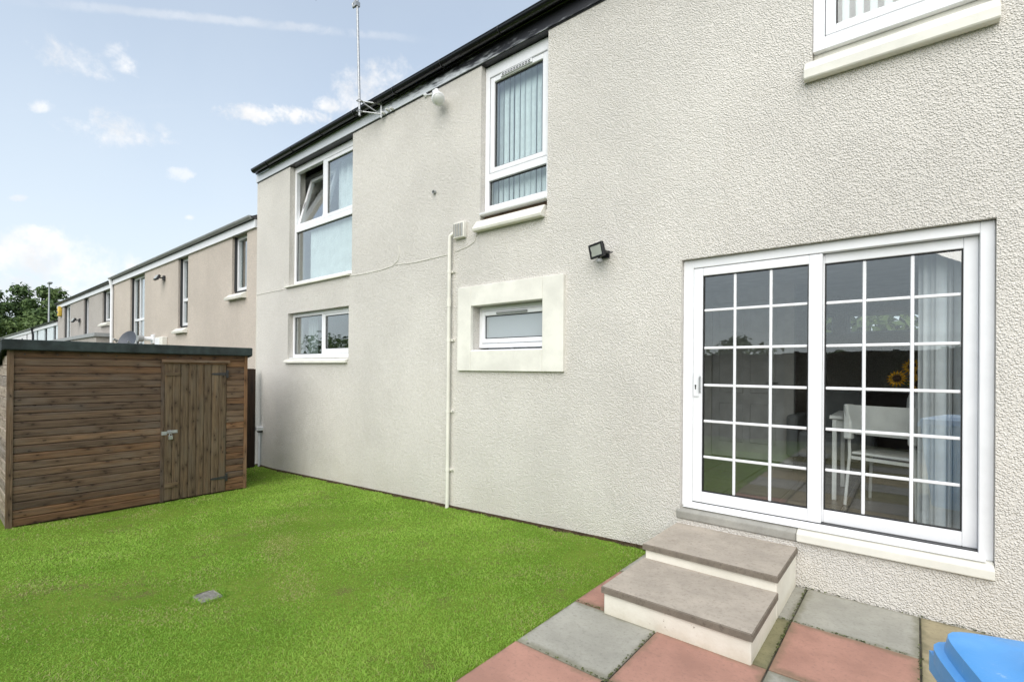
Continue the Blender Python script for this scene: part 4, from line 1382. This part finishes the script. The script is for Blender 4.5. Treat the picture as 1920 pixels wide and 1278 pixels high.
chair((-.14, .98, FLR), R(-19), 'white dining chair tucked under the table, seen whole through the glass')
chair((.62, .74, FLR), R(-12), 'white dining chair half hidden behind the hanging blind slats')
va = thing('flower_vase', (.02, 1.28, FLR + .731), 'bunch of yellow sunflowers in a pale vase on the dining table', 'vase of flowers')
smooth(MB().lathe([(.05, 0), (.065, .06), (.06, .14), (.04, .19), (.048, .21), (.042, .21), (.03, .18)], (0, 0, 0), 18).build('vase', 'porcelain', va, local=True))
for k, (dx, dy, hz, tx) in enumerate(((-.12, -.05, .29, -.3), (.02, -.06, .34, .0), (.10, -.02, .29, .4), (-.03, .04, .38, -.1), (.13, .05, .36, .3), (.01, -.10, .25, .1))):
    c_ = Vector((dx, dy, hz))
    MB().tube([(0, 0, .19), c_ * .6 + Vector((0, 0, .08)), c_], .005, 5).build('stem', 'stem_green', va, local=True)
    nrm = Vector((tx, -1, .35)).normalized()
    u_ = nrm.orthogonal().normalized()
    w_ = nrm.cross(u_)
    hd = smooth(MB().lathe([(.001, .012), (.02, .014), (.028, .004), (.026, -.008)], c_, 14, nrm).build('flower_head', 'seed_head', va, local=True))
    q = MB()
    for j in range(16):
        a = 2 * math.pi * j / 16
        d1 = u_ * math.cos(a) + w_ * math.sin(a)
        d2 = u_ * math.cos(a + .19) + w_ * math.sin(a + .19)
        d3 = u_ * math.cos(a - .19) + w_ * math.sin(a - .19)
        q.face(c_ + d1 * .024, c_ + d2 * .045 + nrm * .004, c_ + d1 * .072 - nrm * .006, c_ + d3 * .045 + nrm * .004)
    q.build('petals', 'petal', hd, local=True)
    MB().face(c_ * .55 + Vector((0, 0, .1)), c_ * .6 + Vector((.05, -.02, .12)), c_ * .6 + Vector((.10, -.03, .09)), c_ * .6 + Vector((.05, -.03, .07))).build('leaf', 'stem_green', va, local=True)
va.scale = (1.12, 1.12, 1.12)
ct = thing('kitchen_counter', (.1, 3.65, FLR), 'dark kitchen units along the back of the dining room', 'kitchen units')
MB().box(-1.1, 1.5, -.26, .34, .0, .86).build('carcass', 'interior_dark', ct, local=True)
MB().box(-1.12, 1.51, -.30, .345, .861, .90).build('worktop', 'curtain_grey', ct, bev=.004, local=True)
for k in range(5):
    d_ = MB().box(-1.09 + k * .52, -.58 + k * .52, -.28, -.261, .09, .84).build('door', 'interior_dark', ct, bev=.003, local=True)
    MB().tube([(-.66 + k * .52, -.29, .72), (-.66 + k * .52, -.305, .72), (-.66 + k * .52, -.305, .80), (-.66 + k * .52, -.29, .80)], .005, 6).build('handle', 'steel', d_, local=True)
pil = thing('armchair', (-.75, 2.75, FLR), 'grey upholstered armchair in the dark behind the dining table', 'armchair')
MB().box(-.3, .3, -.32, .3, .12, .42).build('seat', 'curtain_grey', pil, bev=.05, seg=3, local=True)
MB().box(-.3, .3, .2, .36, .3, .9).build('backrest', 'curtain_grey', pil, bev=.05, seg=3, local=True)
for s in (-1, 1):
    MB().box(s * .36 - .06, s * .36 + .06, -.32, .34, .1, .6).build('armrest', 'curtain_grey', pil, bev=.04, seg=3, local=True)
    for y in (-.28, .28):
        MB().box(s * .33 - .02, s * .33 + .02, y - .02, y + .02, 0, .12).build('leg', 'dark_metal', pil, local=True)


def blind(loc, xs_, ang, z0, z1, label, width=.089):
    t = thing('vertical_blind', loc, label, 'blind', 'vertical slat blinds')
    L = max(xs_) - min(xs_)
    MB().box(min(xs_) - .05, max(xs_) + .05, -.02, .02, z1, z1 + .03).build('headrail', 'white_plastic', t, local=True)
    sm = None
    for k, x in enumerate(xs_):
        if sm is None:
            q = MB()
            n = 5
            for i in range(n):
                a, b_ = -.5 + i / n, -.5 + (i + 1) / n
                fa, fb_ = .012 * (1 - 4 * a * a), .012 * (1 - 4 * b_ * b_)
                q.face((a * width, fa, z0), (b_ * width, fb_, z0), (b_ * width, fb_, z1), (a * width, fa, z1))
            sm = q.mesh('slat', 'blind_fabric')
        o = bpy.data.objects.new('slat', sm)
        COL.objects.link(o)
        o.parent = t
        o.location = (x, 0, 0)
        o.rotation_euler = (0, 0, R(ang[k % len(ang)] if isinstance(ang, (list, tuple)) else ang))
    return t


rr = random.Random(3)
blind((.13, .36, .47), [-.09, -.055, -.02, .02, .055, .10, .15, .20, .25, .30, .36], [62, 48, 55, 30, 68, 50, 60, 72, 50, 60], 0, 1.98, 'white vertical blind gathered at the right side of the patio doors')
blind((-3.39, .215, 3.3), [-.42 + .078 * k for k in range(12)], [-14, -18, -9, -22, -12, -16, -6], 0, 1.70, 'white vertical blind in the upstairs window over the small surround')
blind((-.1, .155, 3.85), [-.46 + .082 * k for k in range(13)], [64, 60, 66, 62], 0, 1.15, 'white vertical blind in the upstairs window above the patio doors')
rb = thing('roller_blind', (-7.2, .20, 3.0), 'pale roller blind drawn down behind the lower upstairs pane at left', 'blind')
MB().box(-.83, .73, -.004, .004, .02, .93).build('fabric', 'blind_fabric', rb, local=True)
MB().tube([(-.83, 0, .95), (.73, 0, .95)], .022, 10).build('roller', 'white_plastic', rb, local=True)
cu = thing('curtain', (-6.95, .32, 3.0), 'pale curtain hanging inside the fixed upstairs pane at left', 'curtain')
q = MB()
n = 40
for k in range(n):
    x0, x1 = -.42 + .95 * k / n, -.42 + .95 * (k + 1) / n
    y0, y1 = .03 * math.sin(k * .9), .03 * math.sin((k + 1) * .9)
    q.face((x0, y0, .05), (x1, y1, .05), (x1, y1, 1.95), (x0, y0, 1.95))
smooth(q.build('cloth', 'blind_fabric', cu, local=True), 180)
MB().tube([(-.5, 0, 1.96), (.6, 0, 1.96)], .012, 8).build('curtain_rail', 'white_plastic', cu, local=True)
cu = thing('curtain', (-8.22, .34, 1.60), 'narrow grey green curtain at the left edge of the ground floor window', 'curtain')
q = MB()
for k in range(16):
    x0, x1 = -.13 + .30 * k / 16, -.13 + .30 * (k + 1) / 16
    y0, y1 = .02 * math.sin(k * 1.3), .02 * math.sin((k + 1) * 1.3)
    q.face((x0, y0, .0), (x1, y1, .0), (x1, y1, .86), (x0, y0, .86))
smooth(q.build('cloth', 'curtain_grey', cu, local=True), 180)
MB().tube([(-.16, 0, .87), (1.6, 0, .87)], .01, 8).build('curtain_rail', 'white_plastic', cu, local=True)
bo = thing('toiletry_bottle', (-3.54, .215, 1.777), 'small white bottle standing inside the frosted window', 'bottle')
smooth(MB().lathe([(.022, 0), (.024, .02), (.024, .13), (.012, .15), (.012, .175)], (0, 0, .0), 14).build('bottle', 'porcelain', bo, local=True))
MB().tube([(0, 0, .175), (0, 0, .20)], .014, 10).build('cap', 'white_plastic', bo, local=True)
rb = thing('roller_blind', (-3.45, .262, 1.7), 'pale roller blind behind the small frosted window', 'blind')
MB().box(-.5, .5, -.003, .003, .05, .62).build('fabric', 'blind_fabric', rb, local=True)
MB().tube([(-.5, 0, .63), (.5, 0, .63)], .018, 8).build('roller', 'white_plastic', rb, local=True)

# ================================================================== DRAIN COVER AND BIN
dx, dy = -3.885, -2.765
dc = thing('drain_cover', (dx, dy, LZ(dx, dy) - .002), 'small grey drain grating sunk in the lawn', 'drain cover', rot=.05)
MB().ring(-.075, .075, -.068, .068, -.01, .012, .012).build('tmp', 'grating_iron', dc, local=True)
fr = [o for o in dc.children][0]
fr.name = 'frame'
for v_ in fr.data.vertices:
    v_.co = (v_.co.x, v_.co.z, v_.co.y)
fr.data.flip_normals()
for k in range(7):
    MB().box(-.062 + k * .0205 - .0055, -.062 + k * .0205 + .0055, -.056, .056, -.004, .010).build('bar', 'grating_iron', dc, local=True)
for y in (-.02, .02):
    MB().box(-.063, .063, y - .004, y + .004, -.008, .006).build('cross_bar', 'grating_iron', dc, local=True)
MB().box(-.07, .07, -.063, .063, -.05, -.03).build('pit', 'gasket', dc, local=True)
MB().box(-.12, -.078, -.045, .060, -.02, .001).build('collar', 'mortar', dc, local=True)

bn = thing('wheelie_bin', (.392, -3.035, 0), 'blue plastic wheelie bin with domed lid on the patio, cut by the frame', 'bin', rot=R(16))
q = MB()
n = 6
lo, hi = (.20, .26), (.265, .335)
for (w0, d0, za), (w1, d1, zb) in (((.20, .26, .06), (.265, .335, .96)),):
    q.prism([(0, 0)] * 0 or [(-1, -1), (1, -1), (1, 1), (-1, 1)], 'z', 0, 1)
q.v = [(-.20, -.24, .07), (.20, -.24, .07), (.20, .22, .07), (-.20, .22, .07), (-.265, -.335, .97), (.265, -.335, .97), (.265, .315, .97), (-.265, .315, .97)]
q.build('body', 'blue_plastic', bn, bev=.03, seg=3, local=True)
MB().ring(-.285, .285, -.345, .335, .955, .995, .03).build('rim', 'blue_plastic', bn, local=True)
ri = [o for o in bn.children if o.name.startswith('rim')][0]
for v_ in ri.data.vertices:
    v_.co = (v_.co.x, v_.co.z, v_.co.y)
ri.data.flip_normals()


def lid_mesh():
    """lid: two stepped flanges and a dome that rises from them"""
    q = MB()
    prof = [(1.0, 0, .0), (1.0, 0, .028), (.955, 0, .032), (.94, -.0, .060), (.90, 0, .064), (.80, 0, .063), (.745, 0, .064), (.70, 0, .070), (.66, 0, .079), (.58, 0, .087), (.45, 0, .092), (.3, 0, .095), (.0, 0, .096)]
    W, D = .292, .352
    nseg = 144

    def outline(s, k):
        a = 2 * math.pi * (k + .5) / nseg
        p = 12. if s > .9 else 9. if s > .76 else 4.5
        ca, sa = math.cos(a), math.sin(a)
        r_ = (abs(ca) ** p + abs(sa) ** p) ** (-1 / p)
        return ca * r_ * W * s, sa * r_ * (D - (1 - s) * W)
    rows = []
    for s, _, z in prof:
        row = []
        for k in range(nseg):
            x, y = outline(max(s, .001), k)
            row.append(len(q.v))
            q.v.append((x, y, .985 + z))
        rows.append(row)
    for a, b_ in zip(rows, rows[1:]):
        for k in range(nseg):
            k2 = (k + 1) % nseg
            q.f.append((a[k], a[k2], b_[k2], b_[k]))
            q.mi.append(0)
    q.f.append(tuple(rows[0])[::-1])
    q.mi.append(0)
    return q


smooth(lid_mesh().build('lid', 'blue_plastic', bn, local=True), 50)
smooth(MB().tube([(-.20, .36, .99), (.20, .36, .99)], .016, 10).build('handle', 'blue_plastic', bn, local=True))
for s in (-1, 1):
    wh = smooth(MB().tube([(s * .235, .20, .10), (s * .285, .20, .10)], .10, 20).build('wheel', 'dark_metal', bn, local=True))
    MB().box(s * .18 - .02, s * .18 + .02, .315, .37, .955, 1.0).build('hinge', 'blue_plastic', bn, bev=.005, local=True)

# ================================================================== FAR LAMP POST, TREES, HEDGE
lp = thing('lamp_post', (-70.0, 4.7, -1), 'pale grey lamp post standing in front of the woodland', 'lamp post')
smooth(MB().tube([(0, 0, 0), (0, 0, 1.4), (0, 0, 1.5), (0, 0, 11.1)], [.13, .13, .10, .06], 10).build('column', 'galvanised', lp, local=True))
MB().box(-.1, .9, -.16, .16, 11.05, 11.2).build('lantern', 'grey_plastic', lp, bev=.03, local=True)
MB().box(.1, .85, -.13, .13, 11.03, 11.052).build('lens', 'lens', lp, local=True)


def leaves(name, parent, centres, radii, count, size, mat, seed, squash=.8):
    """leaf-sized faces through the volume of several clumps"""
    r = np.random.default_rng(seed)
    nC = len(centres)
    C_, Rr = np.array(centres, float), np.array(radii, float)
    wgt = Rr ** 2
    idx = r.choice(nC, count, p=wgt / wgt.sum())
    d = r.normal(size=(count, 3))
    d /= np.linalg.norm(d, axis=1)[:, None]
    rad = Rr[idx] * (r.random(count) ** .38) * (1 + .18 * r.normal(size=count))
    p = C_[idx] + d * rad[:, None] * np.array([1, 1, squash])
    nrm = d + .7 * r.normal(size=(count, 3)) + np.array([0, 0, .5])
    nrm /= np.linalg.norm(nrm, axis=1)[:, None]
    t1 = np.cross(nrm, r.normal(size=(count, 3)))
    t1 /= np.linalg.norm(t1, axis=1)[:, None]
    t2 = np.cross(nrm, t1)
    s = size * (.6 + .8 * r.random(count))[:, None]
    bend = nrm * s * .25
    v_ = np.stack([p - t1 * s, p + t2 * s * .45 + bend, p + t1 * s, p - t2 * s * .45 + bend], 1).reshape(-1, 3)
    me = bpy.data.meshes.new(name)
    me.vertices.add(count * 4)
    me.vertices.foreach_set('co', v_.astype(np.float32).ravel())
    me.loops.add(count * 4)
    me.loops.foreach_set('vertex_index', np.arange(count * 4, dtype=np.int32))
    me.polygons.add(count)
    me.polygons.foreach_set('loop_start', np.arange(0, count * 4, 4, dtype=np.int32))
    tint = np.clip(.5 + .25 * r.normal(size=count) + .2 * r.normal(size=nC)[idx], 0, 1)
    at = me.attributes.new('tint', 'FLOAT', 'POINT')
    at.data.foreach_set('value', np.repeat(tint, 4).astype(np.float32))
    me.materials.append(M[mat])
    me.update()
    me.validate()
    o = bpy.data.objects.new(name, me)
    COL.objects.link(o)
    o.parent = parent
    return o


def tree(x, y, h, w, label, mat, seed, group, base=-1., nleaf=3000, name='tree', low=.12, leaf=.34, tip=False):
    r = np.random.default_rng(seed)
    t = thing(name, (x, y, base), label, 'tree', group)
    q = MB()
    lean = r.normal(size=2) * .04
    q.tube([(0, 0, 0), (lean[0] * h * .3, lean[1] * h * .3, h * .35), (lean[0] * h, lean[1] * h, h * .82)], [h * .022 + .05, h * .016 + .03, .03], 8)
    cs, rs = [], []
    nb_ = 13
    for k in range(nb_):
        f = low + (.93 - low) * (k + .5) / nb_
        a = k * 2.4 + r.random()
        spread = w * .5 * (1 - abs(f - .45) * 1.1) * (.55 + .5 * r.random())
        c_ = np.array([math.cos(a) * spread, math.sin(a) * spread, f * h])
        q.tube([(lean[0] * h * f * .8, lean[1] * h * f * .8, f * h * .8), tuple(c_ * np.array([.6, .6, .97])), tuple(c_)], [h * .007 + .02, .03, .012], 6)
        cs.append(c_)
        rs.append(w * (.17 + .13 * r.random()) * (1.15 - .5 * f))
    cs.append(np.array([lean[0] * h, lean[1] * h, h * .90]))
    rs.append(w * .14)
    if tip:
        cs.append(np.array([lean[0] * h + .3, lean[1] * h, h * 1.02]))
        rs.append(w * .07)
    q.build('trunk', 'bark', t, local=True)
    leaves('crown', t, cs, rs, nleaf, leaf, mat, seed)
    return t


dark, mid_, lite = 'leaf_dark', 'leaf_mid', 'leaf_light'
TL = {dark: 'dark green woodland tree', mid_: 'mid green woodland tree', lite: 'paler yellowish green woodland tree'}
wood = [(-101, -1.5, 10.5, 8, mid_), (-100, 3.8, 12.8, 8, dark), (-97, 6.2, 13.6, 7, dark), (-95.5, 9.5, 13.2, 7, mid_), (-93, 12.5, 12.6, 8, dark),
        (-91, 16.5, 12.6, 8, mid_), (-84, 6.5, 8.6, 7, mid_), (-82, 10.5, 9.8, 7, dark), (-88, 1.6, 7.6, 7, lite), (-79, 13.0, 9.5, 7, mid_), (-86, -3.5, 6.5, 7, lite), (-76, 17.0, 10.2, 8, dark), (-90, 21.0, 13.0, 9, mid_),
        (-96, -7.0, 8.2, 8, mid_)]
places = ['at the left edge of the picture', 'tallest left of the lamp post', 'with a ragged top, left of the lamp post', 'behind the lamp post', 'right of the lamp post, rear row', 'over the far roofs at right',
          'low, in front of the lamp post tree', 'low, just right of the lamp post', 'low at the left picture edge', 'low, over the dark gutter of the blue white house', 'lowest at the left picture edge', 'next to the grey house roof', 'behind all, near the grey house roof', 'rear row beyond the left picture edge']
for k, ((x, y, h, w, mt), pl_) in enumerate(zip(wood, places)):
    tree(x, y, h + 1, w, TL[mt] + ' ' + pl_, mt, 100 + k, 'woodland trees beyond the terrace', nleaf=6500, leaf=.27, low=.06, tip=(k == 1))
# bushes and trees over the far fence, seen mirrored in the glass
for k, (x, y, h, w, mt) in enumerate([(-63, -31, 7.4, 9, dark), (-57, -30, 6.6, 9, mid_), (-52, -33, 7.6, 9, dark), (-45, -30, 5.6, 8, mid_), (-38, -31, 5.0, 8, dark), (-30, -30, 4.6, 8, mid_), (-22, -30, 4.4, 7, dark),
                                      (-14, -30, 4.4, 7, mid_), (-8.6, -29, 4.7, 5, dark), (-3.2, -30, 3.9, 5, mid_), (3, -31, 4.0, 6, dark)]):
    tree(x, y, h, w, 'bushy tree mirrored in the window glass, growing beyond the far garden fence', mt, 300 + k, 'bushy trees beyond the far fence', nleaf=1800, leaf=.26, low=.05, name='bushy_tree')
hd = thing('hedge', (-1, 13, -1), 'bright green hedge behind the house, glimpsed through the high kitchen slots', 'hedge')
cs = [(x, 0, z) for x in np.arange(-9, 12, 1.0) for z in (1.0, 2.4, 3.8, 5.2)]
leaves('foliage', hd, cs, [.95] * len(cs), 26000, .17, 'leaf_light', 5, 1.)
MB().tube([(-9, 0, 0), (-9, 0, 4)], .06, 6).tube([(0, 0, 0), (0, 0, 4)], .06, 6).tube([(9, 0, 0), (9, 0, 4)], .06, 6).build('stems', 'bark', hd, local=True)

# ================================================================== GRASS
def grass():
    r = np.random.default_rng(42)
    N = 900000
    x = r.uniform(-9.5, -1.70, N)
    y = r.uniform(-6.2, -.02, N)
    # keep what the camera could plausibly see and thin out with distance
    dist = np.hypot(x, y + 4.1)
    keep = r.random(N) < np.clip((3.4 / dist) ** 1.6, .0, 1)
    edge = -1.765 + .018 * np.sin(y * 9.) + .012 * np.sin(y * 23 + 1)
    keep &= x < edge + .02 * r.normal(size=N) * .5
    wl_ = -(.028 + .022 * np.sin(x * 7.5) + .014 * np.sin(x * 19))
    keep &= (y < wl_) | (r.random(N) < .12)
    keep &= ~((x < SX + .03) & (x > SX - 1.45) & (y > SY0 - .03) & (y < SY1 + .02))
    keep &= ~((np.abs(x - dx) < .078) & (np.abs(y - dy) < .07)) & ~((np.abs(x - dx + .1) < .05) & (np.abs(y - dy) < .055))
    x, y, dist = x[keep], y[keep], dist[keep]
    n = len(x)
    z = np.array([LZ(a, b_) for a, b_ in zip(x, y)])
    # patches: length and colour vary over the lawn
    pa = np.sin(x * 1.9 + 1.3 * np.sin(y * 1.1)) * np.sin(y * 1.6 + 1.1 * np.sin(x * 1.3 + 2)) 
    pb = np.sin(x * 5.1 + y * 2.2 + 2 * np.sin(y * 2.9)) * np.sin(y * 4.7 - x * 1.7)
    pc = np.sin(x * 11 + 3 * np.sin(y * 7)) * np.sin(y * 13 + 2 * np.sin(x * 9))
    # worn strip crossing the middle of the lawn, as in the photograph
    wx, wy = x + 4.7, y + 1.75
    along, across = wx * .87 - wy * .5, wx * .5 + wy * .87
    worn = np.exp(-(across / .22) ** 2 - (along / 1.1) ** 2) * (.6 + .5 * pb)
    h = .0108 * (1 + .25 * pa + .2 * pb + .15 * pc) * (.65 + .7 * r.random(n)) * (1 - .35 * np.clip(worn, 0, 1))
    h = h + .018 * np.exp(-((np.hypot((x - dx) / .9, (y - dy)) - .10) / .03) ** 2)
    ragged = np.exp(-np.clip(edge[keep] - x, 0, 1) / .035) + np.exp(-np.clip(wl_[keep] - y, 0, 1) / .05) + np.exp(-np.clip(x - SX - .03, 0, 9) / .04) * (y < SY1) * (y > SY0)
    h = h * (1 + .9 * ragged * r.random(n) * (.5 + .5 * np.sin(x * 13 + y * 11)))
    w = .0016 * (.7 + .6 * r.random(n)) * np.clip(dist / 3.0, 1, 2.2)
    a = r.uniform(0, 2 * np.pi, n)
    lean = h * (.8 + 1.4 * r.random(n))
    la = a + r.normal(size=n) * .8
    sx_, sy_ = np.cos(a) * w, np.sin(a) * w
    lx, ly = -np.sin(la) * lean, np.cos(la) * lean
    P = np.stack([x, y, z - .002], 1)
    v0 = P + np.stack([-sx_, -sy_, 0 * x], 1)
    v1 = P + np.stack([sx_, sy_, 0 * x], 1)
    v2 = P + np.stack([sx_ * .8 + lx * .4, sy_ * .8 + ly * .4, h * .62], 1)
    v3 = P + np.stack([-sx_ * .8 + lx * .4, -sy_ * .8 + ly * .4, h * .62], 1)
    v4 = P + np.stack([lx, ly, h], 1)
    V = np.stack([v0, v1, v2, v3, v4], 1).reshape(-1, 3)
    b_ = np.arange(n)[:, None] * 5
    quad = b_ + np.array([[0, 1, 2, 3]])
    tri = b_ + np.array([[3, 2, 4]])
    loops = np.concatenate([quad, tri], 1).astype(np.int32).ravel()
    starts = (np.arange(n)[:, None] * 7 + np.array([[0, 4]])).astype(np.int32).ravel()
    me = bpy.data.meshes.new('grass')
    me.vertices.add(n * 5)
    me.vertices.foreach_set('co', V.astype(np.float32).ravel())
    me.loops.add(n * 7)
    me.loops.foreach_set('vertex_index', loops)
    me.polygons.add(n * 2)
    me.polygons.foreach_set('loop_start', starts)
    tint = np.clip(.42 + .22 * r.normal(size=n) + .22 * pa + .12 * pb, 0, 1)
    dry = np.clip(.03 + .70 * worn + .30 * np.clip(pb * .9 - pa * .7 - .25, 0, 2) + .06 * pc, 0, .85)
    isdry = (r.random(n) < dry).astype(np.float32)
    for nm, val in (('tint', tint), ('dry', isdry)):
        at = me.attributes.new(nm, 'FLOAT', 'POINT')
        at.data.foreach_set('value', np.repeat(val, 5).astype(np.float32))
    m, g, b = newmat('lawn_grass', (.08, .16, .02), .55, .25)
    t_ = g.new('ShaderNodeAttribute', attribute_name='tint').outputs['Fac']
    d_ = g.new('ShaderNodeAttribute', attribute_name='dry').outputs['Fac']
    c = g.ramp(t_, [(0., GRASS[0]), (.5, GRASS[1]), (1., GRASS[2])])
    c = g.mix(d_, c, GRASS[3])
    g.l.new(c, b.inputs['Base Color'])
    tr = g.new('ShaderNodeBsdfTranslucent', {'Color': c})
    mx = g.new('ShaderNodeMixShader', {0: .5, 1: b.outputs[0], 2: tr.outputs[0]})
    g.l.new(mx.outputs[0], m.node_tree.nodes['Material Output'].inputs['Surface'])
    me.materials.append(m)
    me.update()
    o = bpy.data.objects.new('grass', me)
    COL.objects.link(o)
    print('grass blades', n)
    return tag(o, 'short mown green lawn grass with worn yellowish patches', 'grass', kind='stuff')


grass()
